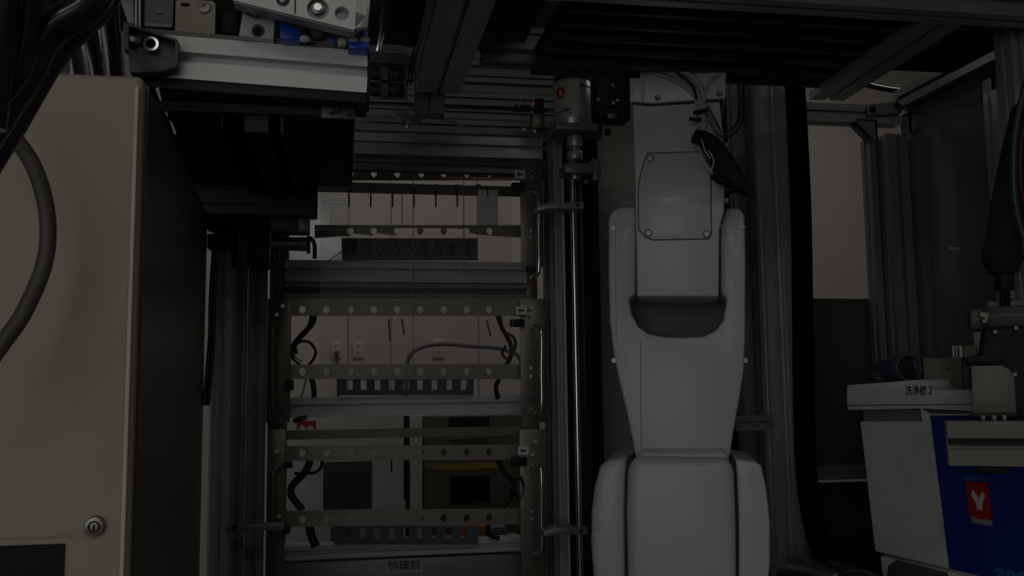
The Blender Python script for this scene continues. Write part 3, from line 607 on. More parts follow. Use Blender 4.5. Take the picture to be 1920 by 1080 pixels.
# bottom rack
r3 = thing('piece_rack', 'bottom hanging rack with teardrop hole bars above the lettered beam', 'rack', at(765, 1020, YR), 'slide-in racks for test pieces')
MB().pb(530, 803, 1000, 820, YR, .003).build('plain_bar', STEELD, r3)
holebar(r3, 836, 864, YR, hy=849, dy=2); holebar(r3, 958, 988, YR, hy=974, dy=5)
comb(r3, 626, 896, 986, 1021, [652, 680, 707, 735, 762, 788, 815, 842, 868], YR + .006, 11, 989, 1009)
for rr, ys, hl, hr in ((r2, (560, 742), (608, 772), (612, 776)), (r3, (805, 1030), (878, 1010), (872, 1040))):
    sideplate(rr, 976, 1024, ys[0], ys[1] + 50 if rr is r2 else 1100, Y=1.975)
    sideplate(rr, 500, 545 if rr is r2 else 534, ys[0], ys[1] + 50 if rr is r2 else 1100, Y=1.985)
    handle(1015, hr[0], hr[1], 1, rr); handle(511, hl[0], hl[1], -1, rr)
bolts([(995, 577), (995, 589), (995, 690), (995, 705), (530, 574), (519, 590)], r2)
bolts([(1003, 828), (997, 852), (997, 958), (997, 972), (523, 968), (523, 983), (519, 846)], r3)
arrow_label(977, 582, r2); arrow_label(981, 845, r3)
# small black latches on the uprights
for i, (x0, y0, x1, y1) in enumerate(((960, 342, 985, 358), (958, 598, 984, 612), (960, 858, 988, 874), (535, 712, 550, 732), (533, 866, 548, 878), (530, 988, 544, 1002))):
    MB().pb(x0, y0, x1, y1, 1.96, .02).build('latch', BLK, (r1, r2, r3, r2, r3, r3)[i], bevel=.002)
# cable bundles in the rack windows
def cable(pts, Y, r, lab, m=RUB, nm='rack_cable', cat='cable'): MB().tube([at(x, y, Y) for x, y in pts], r, 10, 6).build(nm, m, label=lab, cat=cat)
cable([(586, 590), (580, 612), (562, 632), (549, 650), (548, 668), (565, 682)], YR + .02, .0052, 'thick black cable bundle at the left of the middle rack, leftmost strand')
cable([(592, 590), (588, 606), (570, 628), (554, 645), (556, 664)], YR + .012, .0035, 'second black strand at the left of the middle rack')
cable([(552, 648), (566, 640), (582, 643), (592, 660), (586, 676), (578, 684)], YR + .01, .003, 'black cable looped into a ring at the left of the middle rack')
cable([(584, 709), (588, 725), (589, 745)], YR + .02, .0055, 'black cable stub below the lower bar at the left of the middle rack')
cable([(932, 590), (940, 612), (955, 640), (960, 660), (950, 684)], YR + .02, .005, 'thick black cable bundle at the right of the middle rack')
cable([(938, 592), (944, 620), (962, 632), (966, 650), (952, 672), (942, 664), (948, 648)], YR + .012, .003, 'black cable with a curl at the right of the middle rack')
cable([(936, 711), (930, 726), (934, 748)], YR + .02, .005, 'blue-black cable stub at the right below the bar of the middle rack', mat('blue_black_rubber', (.01, .014, .03)))
cable([(582, 863), (572, 885), (550, 908), (545, 925), (556, 942), (568, 956)], YR + .02, .0075, 'thick black cable bundle at the left of the bottom rack')
cable([(604, 864), (602, 876), (590, 886), (570, 887), (552, 888)], YR + .01, .0033, 'black cable hooking across at the left of the bottom rack')
cable([(580, 986), (584, 1005), (592, 1024)], YR + .02, .0085, 'black cable stub under the lowest bar at left')
cable([(932, 858), (945, 885), (962, 905), (958, 930), (942, 952)], YR + .02, .006, 'thick black cable bundle at the right of the bottom rack')
cable([(968, 898), (976, 895), (981, 912), (977, 931), (970, 934), (965, 916), (968, 898)], YR - .03, .003, 'small upright black ring of cable at the right end of the bottom rack')
cable([(918, 980), (914, 1000), (936, 1010)], YR + .02, .005, 'black cable stub with a hook under the lowest bar at right')
cable([(550, 790), (560, 786), (575, 782)], YR + .02, .005, 'short black cable just under the middle beam at left')
cable([(575, 708), (565, 745)], YR + .025, .0016, 'thin rod behind the lower bar of the middle rack', STEEL, 'thin_rod', 'rod')
# hanging chains / drills behind the bars
for i, (px, y0, y1, dx) in enumerate(((729, 598, 640, 2), (753, 598, 626, 5), (912, 600, 630, 8), (734, 861, 886, 0))):
    b = MB(); a = at(px, y0, YR + .06); e = at(px + dx, y1, YR + .06); n = 5
    for k in range(n):
        c = a.lerp(e, (k + .5) / n); b.sphere(c, .0035, 8, (.6, .6, 1.3))
    b.tube([a, e], .0012, 6); b.build('hanging_chain', mat('dull_brown_metal', (.10, .085, .075), .5, .4), label=('short dark chain hanging in the middle rack window, leftmost', 'short dark chain second from left in the middle rack window', 'short dark chain near the right cables of the middle rack', 'single dark chain hanging in the bottom rack window')[i], cat='chain')
# clear covers in front of the racks
t = thing('clear_cover', 'clear acrylic cover in two leaves hanging in front of the upper racks', 'cover', at(775, 710, 1.92))
MB().pb(600, 262, 774, 708, 1.92, .002).build('leaf', CLEAR, t); MB().pb(776.5, 262, 960, 708, 1.92, .002).build('leaf', CLEAR, t)
for px, y0, y1, m in ((775, 275, 708, 'edge'), (754, 360, 428, 'strip'), (870, 340, 520, 'strip')):
    MB().pb(px - .7, y0, px + .7, y1, 1.915, .004).build('edge', mat('acrylic_edge', (.16, .16, .17), .4), t)
# white sheet added in place of a patch of glare behind the top rack
ws_ = thing('glare_sheet', 'white sheet added in the shape of a glare patch, on a pole behind the top rack at left', 'sheet', Vector((at(528, 600, 2.41).x, 2.41, DECK)))
MB().cyl((at(528, 600, 2.41).x, 2.41, DECK), (at(528, 600, 2.41).x, 2.41, at(528, 335, 2.41).z), .008, 14).build('glare_sheet_pole', ALUD, ws_)
MB().pp([(520, 340), (598, 344), (612, 352), (619, 372), (621, 400), (615, 430), (640, 440), (641, 470), (610, 492), (520, 492)], 2.4, .02).build('panel', WHITE, ws_, bevel=.002)  # added white shape that stands in for the glare patch
MB().pb(616, 372, 650, 382, 2.40, .01).build('tab', WHITE, ws_, bevel=.002)
# ------------------------------------------------------------------ seen through the rack
t = thing('white_cabinet', 'white equipment cabinet with a dark window and red sticker seen through the bottom rack', 'cabinet', at(650, 1090, 3.0))
MB().pb(520, 779, 757, 1110, 3.0, .3).build('body', mat('far_white', (.56, .54, .52), .5), t, bevel=.004)
MB().pb(606, 866, 697, 955, 2.992, .007).build('window', mat('dark_window', (.05, .048, .04), .3), t); MB().pb(608, 868, 694, 884, 2.99, .002).build('window_shelf', mat('dark_shelf', (.09, .085, .075), .4), t)
o = MB().pb(556, 789, 592, 814, 2.995, .004).build('sticker', RED, t, label='red sticker with white zigzag')
b = MB(); b.pp([(558, 806), (567, 796), (574, 804), (582, 796), (591, 806), (591, 813), (558, 813)], 2.992, .002); b.build('zigzag', PAPER, o)
MB().pb(769, 779, 792, 1110, 3.02, .25).build('white_pillar', mat('far_white', (.56, .54, .52)), label='narrow white pillar between the white cabinet and the brown door', cat='pillar', bevel=.003)
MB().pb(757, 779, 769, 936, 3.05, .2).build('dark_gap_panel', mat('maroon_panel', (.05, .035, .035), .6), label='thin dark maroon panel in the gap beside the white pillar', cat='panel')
t = thing('brown_cabinet', 'brown cabinet with dark screen and yellow strip at right behind the bottom rack', 'cabinet', at(880, 1090, 3.1))
MB().pb(793, 779, 985, 1110, 3.05, .3).build('body', mat('olive_brown', (.12, .105, .075), .5), t, bevel=.004)
MB().pb(842, 782, 918, 817, 3.04, .01).build('recess', PANEL, t); MB().pb(845, 819, 918, 824, 3.035, .012).build('pull', ALUD, t, bevel=.002)
MB().pb(845, 892, 918, 943, 3.04, .01).build('screen', mat('blue_black_screen', (.006, .008, .022), .2), t)
o = MB().pb(798, 868, 934, 880, 3.042, .006).build('yellow_strip', YEL, t, label='yellow strip with a grey end'); MB().pb(798, 871, 820, 880, 3.038, .004).build('grey_end', mat('grey_mauve', (.22, .19, .19)), o)
for i, (x0, y0, x1, y1) in enumerate(((944, 905, 952, 909), (946, 913, 954, 918), (944, 923, 950, 929))): MB().pb(x0, y0, x1, y1, 3.04, .004).build('blue_mark', mat('blue_mark', (.05, .09, .4), .5), t)
zs_ = at(800, 1021, 2.75).z
t = thing('rear_shelf', 'low grey shelf behind the lowest comb carrying the coloured bins', 'shelf', at(780, 1021, 2.8) * 1 + Vector((0, 0, -zs_)))
xa_, xb_ = at(600, 1021, 2.8).x, at(980, 1021, 2.8).x
MB().box((xa_, 2.62, zs_ - .02), (xb_, 2.92, zs_)).build('board', ALUD, t)
for x_ in (xa_ + .02, xb_ - .02): MB().box((x_ - .015, 2.75, 0), (x_ + .015, 2.79, zs_ - .02)).build('leg', ALUD, t)
t = thing('orange_bin', 'orange and white bin at the lower right behind the comb', 'bin', at(905, 1010, 2.7))
MB().pb(889, 985, 915, 1023, 2.7, .06).build('orange_part', ORA, t, bevel=.004); MB().pb(915, 988, 950, 1022, 2.72, .08).build('grey_part', mat('grey_blue_tub', (.12, .12, .15)), t, bevel=.004); MB().pb(863, 984, 889, 1023, 2.71, .03).build('red_part', mat('salmon', (.40, .14, .10)), t, bevel=.002)
b = MB(); b.pb(620, 990, 665, 1020, 2.8, .05); b.build('green_tray', mat('dark_teal', (.03, .06, .06), .5), label='dark teal tray behind the left slots of the lowest comb', cat='tray', bevel=.003)
MB().tube([at(761, 782, 3.14), at(762, 700, 3.14), at(768, 668, 3.14), at(788, 652, 3.14), at(830, 645, 3.14), at(880, 649, 3.14), at(945, 655, 3.14), at(978, 680, 3.14), at(982, 782, 3.14)], .0075, 10).build('mauve_hose', VIOL, label='pale mauve hose arching behind the middle rack', cat='hose')
# ================================================================== lift column
t = thing('lift_column', 'vertical ball-screw lift with silver motor on top, between rack and robot', 'lift', at(1080, 1080, 1.95) + Vector((0, 0, -.3)))
YL = 1.92
def V(px, py, Y=YL): return at(px, py, Y)
cx = V(1074, 200)
def cylv(name, px, y0, y1, r, m, Y=YL, parent=t, bev=.0008, seg=28):
    a = at(px, y0, Y); b = at(px, y1, Y); xx = at(px, (y0 + y1) / 2, Y).x; return MB().cyl((xx, Y, a.z), (xx, Y, b.z), r, seg).build(name, m, parent, bevel=bev)
mo = cylv('motor', 1073, 157, 240, .0400, mat('motor_silver', (.34, .34, .33), .32, .6))
cylv('motor_band', 1073, 145, 157, .0395, BLK); cylv('motor_cap', 1070, 124, 146, .026, ALUD, bev=.003)
cylv('motor_groove', 1073, 168, 171, .0403, BLK)
# label wrapped on the motor
mc = at(1073, 195, YL); zt_, zb_ = at(1073, 161, YL).z, at(1073, 229, YL).z
def wrap(a0, a1, z0, z1, r, th=.0006, n=10):
    vs = []; fs = []
    for i in range(n + 1):
        a = R(a0 + (a1 - a0) * i / n)
        for rr in (r, r + th):
            for z in (z0, z1): vs.append((mc.x + rr * math.sin(a), YL - rr * math.cos(a), z))
    for i in range(n):
        k = i * 4; fs += [(k + 2, k + 6, k + 7, k + 3), (k, k + 1, k + 5, k + 4), (k + 1, k + 3, k + 7, k + 5), (k, k + 4, k + 6, k + 2)]
    fs += [(0, 2, 3, 1), (n * 4, n * 4 + 1, n * 4 + 3, n * 4 + 2)]
    b = MB(); b.add(vs, fs); return b
lb = wrap(-85, 8, zb_, zt_, .0402).build('motor_label', GREYL, mo, label='white label with a red flower mark')
hh = zt_ - zb_
for (a0, a1, u, v) in ((-72, -20, .16, .19), (-68, -15, .10, .115), (-40, -20, .20, .235)): wrap(a0, a1, zb_ + hh * u, zb_ + hh * v, .0408, .0003).build('fine_print', INK, lb)
for k in range(8):
    a = k * math.pi / 4; aa = -50 + 12 * math.cos(a); zz = zb_ + hh * (.68 + .12 * math.sin(a)); wrap(aa - 5, aa + 5, zz - .0035, zz + .0035, .0408, .0004, 3).build('red_petal', RED, lb)
mb_ = MB(); c = at(1073, 246, YL); mb_.box((c.x - .045, YL - .045, at(1073, 254, YL).z), (c.x + .045, YL + .045, at(1073, 241, YL).z)); mb_.build('motor_plate', ALUD, t, bevel=.001)
cylv('coupling', 1078, 256, 276, .0165, ALU); cylv('coupling', 1078, 285, 300, .0165, ALU); cylv('coupling_insert', 1078, 274, 287, .0125, mat('coupling_grey', (.25, .25, .24), .4, .4))
cylv('nut', 1078, 325, 339, .0165, STEEL); cylv('screw_shaft', 1081, 300, 1150, .0062, CHROME, bev=0)
cylv('guide_rod', 1062, 335, 1150, .003, ALU, Y=1.95, bev=0)
b = MB(); b.pb(1060, 306, 1112, 324, YL - .03, .06); b.pb(1112, 298, 1126, 338, YL - .01, .04); b.build('bearing_block', ALUD, t, bevel=.001)
b = MB(); b.pp([(1060, 324), (1126, 324), (1126, 338), (1100, 343), (1085, 348)], YL + .015, .01); b.build('rib', BLK, t)
for y0, y1, x0, x1 in ((379, 391, 1008, 1095), (989, 1003, 1020, 1102)):
    o = MB().pp([(x0, y0 + 7), (x0 + 22, y0), (x1, y0), (x1, y1), (x0 + 22, y1), (x0, y1 + 4)], YL - .03, .05).build('clamp_arm', ALUD if y0 > 500 else ALU, t, bevel=.001)
    bolt(at(x1 - 12, y0 + 6, YL - .03), (0, -1, 0), .003, o, m=BLK)
for px, py in ((1128, 318), (1098, 341)): bolt(at(px, py, YL), (0, -1, 0), .004, t)
# solenoid beside the motor
t = thing('solenoid_valve', 'small grey solenoid with a red lamp left of the lift motor', 'valve', at(1008, 240, 1.98))
MB().pb(998, 212, 1022, 240, 1.98, .03).build('coil', STEELD, t, bevel=.002); MB().pb(1004, 184, 1020, 212, 1.985, .02).build('stem', BLK, t, bevel=.002); MB().pb(966, 196, 996, 206, 1.99, .02).build('side_body', BLK, t, bevel=.002); MB().sphere(at(1000, 194, 1.975), .0024, 8).build('red_lamp', LEDR, t)
for pts in ([(973, 200), (980, 176), (990, 168), (1000, 180), (1000, 192)], [(1022, 235), (1026, 220), (1032, 205)], [(1018, 114), (1020, 134), (1030, 148)]): MB().tube([at(x, y, 1.97) for x, y in pts], .0012, 8).build('wire', TUBEW, t)
for px, py in ((982, 243), (1002, 246), (1030, 236), (1033, 243)): bolt(at(px, py, 1.96), (0, -1, 0), .0035, t, m=STEEL)
t = thing('valve_manifold', 'black valve manifold with pale fittings between the motor and the robot wrist', 'valve', at(1150, 240, 2.0))
MB().pb(1118, 110, 1182, 222, 2.0, .06).build('body', BLK, t, bevel=.003)
for px, py in ((1137, 127), (1148, 138)): MB().sphere(at(px, py, 1.997), .0055, 12).build('white_knob', WHITE, t)
for px, py in ((1149, 160), (1150, 193), (1122, 186), (1158, 188)): MB().cyl(at(px, py, 2.0), at(px, py, 1.985), .004, 12).build('fitting', STEEL, t)
MB().tube([at(1138, 236, 1.98), at(1156, 219, 1.98)], .0014, 8).build('pin', BLK, t); MB().cyl(at(1140, 253, 1.98), at(1140, 243, 1.98), .007, 12).build('knob', BLK, t); MB().pb(1140, 212, 1156, 222, 1.985, .01).build('tab', ALUD, t, bevel=.001); MB().cyl(at(1168, 216, 1.98), at(1168, 228, 1.98), .006, 12).build('knob', BLK, t)
# ================================================================== robot
turned(19.8, 1275)
rb = thing('industrial_robot', 'white six-axis robot standing upright in the cell', 'robot', Vector((at(1275, 900, 1.78).x, at(1275, 900, 1.78).y, DECK)))
YA = 1.70
def rp(name, pix, Y, dep, m=ROBOT, bevel=.012, seg=4, parent=rb, **k): return MB().pp(pix, Y, dep).build(name, m, parent, bevel=bevel, seg=seg, angle=50, **k)
def ext_down(p, extra): return p
# pedestal below the view
zlow = at(1275, 1130, 1.62).z; xc = ORG[rb.name].x
yc = ORG[rb.name].y
MB().cyl((xc, yc, DECK), (xc, yc, zlow), .13, 40).build('pedestal', ROBOT, rb, bevel=.008)
MB().box((xc - .16, yc - .16, DECK), (xc + .16, yc + .16, DECK + .025)).build('base_plate', ROBOT, rb, bevel=.004)
# shoulder body between two side covers
rp('shoulder_body', [(1178, 1150), (1176, 1050), (1174, 960), (1176, 890), (1182, 858), (1372, 860), (1377, 890), (1380, 960), (1381, 1050), (1382, 1150)], 1.60, .30, bevel=.018, seg=5)
rp('side_cover', [(1172, 1150), (1126, 1150), (1112, 1085), (1107, 1020), (1108, 960), (1114, 912), (1124, 876), (1134, 864), (1175, 858), (1172, 890), (1170, 960), (1171, 1050)], 1.61, .28, bevel=.014, seg=4)
rp('side_cover', [(1385, 1150), (1432, 1150), (1444, 1060), (1444, 980), (1437, 915), (1428, 874), (1420, 867), (1379, 860), (1382, 890), (1385, 960), (1386, 1050)], 1.61, .28, bevel=.014, seg=4)
for pix in ([(1170, 1100), (1169, 960), (1173, 880), (1180, 860), (1184, 861), (1178, 890), (1176, 960), (1178, 1100)], [(1381, 1100), (1379, 960), (1375, 885), (1370, 862), (1374, 862), (1383, 885), (1386, 960), (1388, 1100)]):
    MB().pp(pix, 1.622, .2).build('seam_seal', SEAM, rb)
# lower arm: fork with a U notch
uu = [(1192, 388), (1192, 550), (1179, 560), (1184, 588), (1196, 612), (1216, 626), (1245, 632), (1280, 633), (1318, 631), (1342, 620), (1356, 600), (1363, 560), (1351, 550), (1351, 425), (1363, 390)]
MBf = rp('lower_arm', [(1162, 388)] + uu + [(1384, 390), (1396, 402), (1398, 480), (1397, 640), (1394, 700), (1386, 750), (1376, 805), (1368, 858), (1364, 872), (1194, 872), (1186, 826), (1174, 770), (1160, 712), (1149, 655), (1143, 600), (1141, 520), (1141, 410), (1148, 396)], YA, .16, bevel=.0045, seg=3)
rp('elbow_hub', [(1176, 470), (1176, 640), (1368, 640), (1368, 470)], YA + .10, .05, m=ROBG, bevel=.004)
for pix in ([(1200, 640), (1201.2, 640), (1203, 852), (1201.8, 852)], [(1153, 420), (1154, 420), (1156, 640), (1155, 640)]):
    MB().pp(pix, YA - .0006, .002).build('seam_line', mat('seam_grey', (.22, .22, .21), .6), rb)
# neck that joins arm and shoulder
rp('shoulder_neck', [(1196, 845), (1366, 845), (1372, 900), (1184, 900)], 1.64, .2, bevel=.012)
# forearm
rp('forearm', [(1186, 190), (1190, 330), (1192, 430), (1194, 556), (1348, 556), (1349, 425), (1358, 395), (1360, 300), (1350, 190)], 1.635, .15, bevel=.0035, seg=3)
cp = rp('cover_plate', [(1215, 288), (1304, 285), (1322, 289), (1332, 302), (1333, 440), (1328, 447), (1224, 449), (1210, 443), (1198, 429), (1197, 355), (1203, 322), (1212, 292)], 1.631, .006, bevel=.0012, seg=2)
MB().pp([(1213.5, 286.5), (1304, 283.5), (1323, 287.5), (1334, 301), (1335, 441), (1329, 449), (1223, 451), (1208.5, 444.5), (1196.4, 430), (1195.4, 354), (1201.5, 321), (1211, 290)], 1.6342, .004).build('plate_gasket', mat('seam_dark', (.05, .05, .05), .6), rb)
for px, py in ((1219, 297), (1216, 437), (1325, 439)):
    c = at(px, py, 1.631); MB().ring(c, c + nrm_() * .0012, .0070, .0050, 20).build('screw_seat', ROBG, cp); bolt(c, nrm_(), .0042, cp, 'screw', m=STEEL)
# wrist
wr = rp('wrist', [(1180, 60), (1362, 60), (1361, 184), (1303, 188), (1220, 194), (1181, 191)], 1.630, .14, bevel=.0025, seg=2)
MB().pp([(1185, 190), (1220, 194), (1303, 189), (1356, 184), (1356, 190), (1300, 194), (1220, 199), (1186, 196)], 1.6335, .12).build('wrist_gap', SEAM, rb)
MB().pp([(1180, 60), (1210, 60), (1208, 192), (1181, 190)], 1.628, .01).build('wrist_side', ROBOT, rb, bevel=.0015)
for px, py in ((1233, 184), (1349, 177)): bolt(at(px, py, 1.630), nrm_(), .0055, wr, 'screw')
b = MB(); b.pp([(1225, 196), (1262, 196), (1240, 202)], 1.659, .002); b.pp([(1248, 196), (1290, 194), (1262, 203)], 1.659, .002)
for px, py, Y in ((1146, 428, 1.70), (1147, 676, 1.70), (1398, 426, 1.70), (1403, 676, 1.71), (1118, 987, 1.61)):
    c = at(px + (4 if px < 1300 else -6), py, Y); bolt(c, nrm_(), .0045, rb, 'screw', m=STEEL)
# air tubes on the wrist
t = thing('tube_bundle', 'bundle of milky air tubes over the robot wrist going into a black mesh sleeve', 'tubes', at(1320, 250, 1.62))
bund = [([(1222, 136), (1262, 150), (1296, 172), (1308, 200), (1308, 240), (1318, 290), (1340, 330)], .0035), ([(1248, 134), (1278, 146), (1304, 168), (1314, 200), (1312, 245)], .004),
        ([(1278, 134), (1298, 144), (1314, 165), (1320, 195), (1318, 245)], .0045), ([(1350, 136), (1336, 146), (1322, 168), (1318, 195), (1322, 240)], .002), ([(1270, 138), (1296, 158), (1306, 185)], .0024),
        ([(1306, 235), (1308, 270), (1322, 305), (1336, 322)], .0022)]
for i, (pts, r) in enumerate(bund): MB().tube([at(x, y, 1.622 - i * .003) for x, y in pts], r, 10).build('tube', TUBEW if i not in (4,) else RUB, t)
for pts in ([(1300, 212), (1312, 209), (1328, 206)], [(1292, 223), (1304, 224), (1314, 223)]): MB().tube([at(x, y, 1.603) for x, y in pts], .0035, 8).build('cable_tie', BLK, t)
sl_ = MB()
for dx, r0, r1_ in ((0, .011, .011), ): pass
def sleeve(pts, rs, Y, name, m, parent):
    P = catmull([at(x, y, Y) for x, y in pts], 5); n = len(P); seg = 14; b = MB(); vs = []; u = None
    for i, p in enumerate(P):
        d = (P[min(i + 1, n - 1)] - P[max(i - 1, 0)]).normalized(); u = d.orthogonal().normalized() if u is None else (u - d * u.dot(d)).normalized(); q = d.cross(u)
        f = i / (n - 1) * (len(rs) - 1); k = min(int(f), len(rs) - 2); rr = rs[k] + (rs[k + 1] - rs[k]) * (f - k)
        vs += [p + (u * math.cos(2 * math.pi * j / seg) + q * math.sin(2 * math.pi * j / seg)) * rr for j in range(seg)]
    fs = [(i * seg + j, i * seg + (j + 1) % seg, (i + 1) * seg + (j + 1) % seg, (i + 1) * seg + j) for i in range(n - 1) for j in range(seg)] + [tuple(range(seg))[::-1], tuple(range((n - 1) * seg, n * seg))]
    b.add(vs, fs); return b.build(name, m, parent)
sleeve([(1302, 250), (1330, 268), (1352, 300), (1376, 332), (1400, 352), (1414, 368)], [.008, .017, .021, .019, .012, .004], 1.60, 'mesh_sleeve', SOFT, t)
sleeve([(1296, 262), (1312, 262), (1324, 252)], [.005, .008, .006], 1.59, 'sleeve_end', SOFT, t)
sleeve([(1334, 330), (1350, 338), (1364, 342)], [.004, .008, .006], 1.58, 'tie_strap', BLK, t)
for pts in ([(1316, 262), (1322, 282), (1332, 298)], [(1328, 282), (1338, 300), (1334, 320)], [(1312, 290), (1324, 312), (1336, 326)]): MB().tube([at(x, y, 1.572) for x, y in pts], .0014, 8).build('wire', TUBEW, t)
MB().tube([at(x, y, 1.62) for x, y in ((1360, 346), (1380, 352), (1398, 362), (1412, 368))], .006, 10).build('sleeve_tail', SOFT, t)
MB().tube([at(x, y, 1.67 - .011 * k) for k, (x, y) in enumerate(((1378, 120), (1386, 145), (1390, 190), (1388, 225), (1372, 248), (1350, 250), (1335, 225), (1322, 200)))], .0065, 12).build('clear_hose', TUBEC, label='clear hose drooping from the roof beam to the robot wrist', cat='hose')
for i, pts in enumerate(([(1356, 138), (1376, 134), (1386, 150)], [(1395, 130), (1394, 150), (1388, 160)])): MB().tube([at(x, y, 1.68) for x, y in pts], .007, 10).build('black_hose', RUB, label='short black hose end above the clear hose, %s' % ('left' if i == 0 else 'right'), cat='hose')
t = thing('pipe_fitting', 'small silver fittings stacked at the right of the robot forearm', 'fitting', at(1362, 380, 1.72))
for y0, y1, r in ((268, 276, .0026), (344, 358, .0042), (372, 380, .0048)): MB().cyl(at(1362, y0, 1.69), at(1362, y1, 1.69), r, 14).build('collar', ALUB, t)
MB().cyl(at(1362, 358, 1.69), at(1362, 372, 1.69), .004, 12).build('body', BLK, t); MB().tube([at(1364, 362, 1.69), at(1385, 358, 1.69), at(1400, 362, 1.69)], .003, 8).build('branch', BLK, t)
square()
# ================================================================== ultrasonic washer (right)
P0 = at(1590, 760, 1.72); P1 = at(1925, 760, 1.36); dirp = (P1 - P0); dirp.z = 0; dirp.normalize(); nrm = Vector((dirp.y, -dirp.x, 0)); 
if nrm.dot(CAM - P0) < 0: nrm = -nrm
wq = lambda x, y, off=0: onplane(x, y, P0 + nrm * off, nrm)
ws = thing('parts_washer', 'white parts washer with blue decal and red square emblem at the lower right', 'washer', Vector((wq(1760, 1060).x + .1, wq(1760, 1060).y + .1, DECK)))
def wp(name, pix, off, thick, m, bevel=0, parent=ws, seg=2, **k): return MB().prism([wq(x, y, off) for x, y in pix], -nrm * thick).build(name, m, parent, bevel=bevel, seg=seg, **k)
wp('tank_body', [(1612, 790), (1700, 790), (1970, 790), (1970, 1118), (1782, 1068), (1640, 1034)], 0, .10, mat('washer_white', (.68, .67, .65), .4, coat=.1), bevel=.003)
wp('front_skirt', [(1725, 764), (1745, 776), (1970, 776), (1970, 1118), (1782, 1067)], .0035, .003, MATS['washer_white'])
ld = wp('lid', [(1587, 722), (1733, 711), (1739, 723), (1753, 731), (1970, 731), (1970, 765), (1822, 758), (1587, 760)], .018, .06, WHITE, bevel=.003)
wp('lid_rim', [(1588, 761), (1822, 759), (1970, 766), (1970, 778), (1726, 766), (1590, 769)], .014, .055, MATS['washer_white'], bevel=.001)
wp('neck', [(1618, 766), (1970, 766), (1970, 800), (1622, 800)], -.006, .09, mat('brown_grey_neck', (.20, .18, .165), .6))
wp('blue_decal', [(1744, 779), (1970, 779), (1970, 1112), (1835, 1080), (1780, 1066)], .0042, .0008, DECAL)
sg = wp('emblem', [(1811, 903), (1850, 905), (1860, 974), (1818, 970)], .0052, .0008, RED, label='red square with a white letter Y')
wp('letter', [(1820, 926), (1824, 918), (1834, 933), (1837, 934), (1841, 921), (1847, 930), (1842, 942), (1841, 957), (1832, 956), (1830, 944)], .0058, .0005, PAPER, parent=sg)
wu = (wq(1860, 980, 0) - wq(1820, 976, 0)).normalized(); 
def wtext(s, x0, y0, x1, y1, off, m, bold=0.0, name='lettering'):
    o = wq(x0, y1, off); e = wq(x1, y1 + (x1 - x0) * .16, off); ht = (wq(x0, y0, off) - o).length
    ux = (e - o).normalized(); uy = (wq(x0, y0, off) - o).normalized()
    return textmb(s, o, ux, uy, (e - o).length, ht, bold=bold).build(name, m, ws)
wtext('Yamato', 1819, 967, 1861, 980, .0056, GREYL, .03); wtext('SINCE 1889', 1809, 890, 1849, 899, .0056, CYAN, .015); wtext('3800', 1863, 1064, 1948, 1092, .0056, CYAN, .02)
o_ = wq(1698, 741, .0186); e_ = wq(1748, 741, .0186); textmb('洗浄機２', o_, (e_ - o_), wq(1698, 723, .0186) - o_, (e_ - o_).length, (wq(1698, 723, .0186) - o_).length, bold=.003).build('lettering', INK, ld)
wp('sloped_vent', [(1648, 1040), (1790, 1072), (1800, 1110), (1655, 1110)], -.01, .08, MATS['washer_white'], bevel=.006)
wp('foot_recess', [(1664, 1060), (1680, 1050), (1775, 1074), (1780, 1108), (1660, 1108)], -.0075, .01, TAND, bevel=.002)
# pipe elbow on the washer
t = thing('pvc_pipe', 'blue-grey pipe elbow with its open end facing right, lying behind the washer lid', 'pipe', at(1690, 712, 1.72))
pc = at(1700, 690, 1.665); pd = at(1672, 693, 1.72)
b = MB(); b.tube([at(1652, 712, 1.765), at(1657, 700, 1.76), at(1670, 693, 1.735), at(1685, 691, 1.70), pc], .0225, 26, 6); b.build('pipe', PVC, t)
dd = (pc - pd).normalized(); b = MB(); b.ring(pc - dd * .012, pc + dd * .010, .0262, .0215, 32); b.build('socket', PVC, t, bevel=.001); b = MB(); b.cyl(pc + dd * .001, pc + dd * .0015, .0216, 28); b.build('bore', INK, t)
# holder block, brown plates
turned(28, 1770)
t = thing('clamp_block', 'brown steel block with short polished pins, behind the washer lid', 'block', at(1770, 790, 1.66))
MB().pb(1733, 670, 1812, 780, 1.64, .04).build('block', TAND, t, bevel=.0015); MB().cyl(at(1779, 691, 1.64), at(1779, 691, 1.64) + nrm_() * .002, .003, 12).build('hole', INK, t)
MB().pb(1808, 648, 1832, 690, 1.65, .02).build('post', TAN, t, bevel=.001)
for px, r in ((1787, .0022), (1793, .0015), (1800, .0025), (1803, .0012), (1836, .0035), (1844, .003)): cyl_a = at(px, 648, 1.65); cyl_b = at(px, 672, 1.65); MB().cyl(cyl_a, Vector((cyl_a.x, cyl_a.y, cyl_b.z)), r, 14).build('pin', ALUB, t)
MB().pb(1826, 622, 1850, 650, 1.65, .015).build('slider', GREYL, t, bevel=.001)
turned(30, 1870)
t = thing('gripper', 'black gripper with a grey motor and brown guard plate at the right edge', 'gripper', at(1880, 790, 1.3))
b = MB(); b.pp([(1846, 618), (1945, 612), (1945, 800), (1903, 800), (1900, 730), (1890, 700), (1868, 684), (1812, 684), (1808, 670), (1840, 664)], 1.30, .05); b.build('body', BLK, t, bevel=.003)
b = MB(); b.pp([(1821, 686), (1878, 685), (1893, 692), (1902, 706), (1904, 735), (1906, 775), (1824, 774)], 1.295, .008); b.build('guard_plate', TAN, t, bevel=.001)
MB().pb(1806, 672, 1821, 730, 1.31, .02).build('side_strip', PANEL, t, bevel=.001); MB().pb(1820, 774, 1906, 781, 1.292, .03).build('lower_strip', PANEL, t)
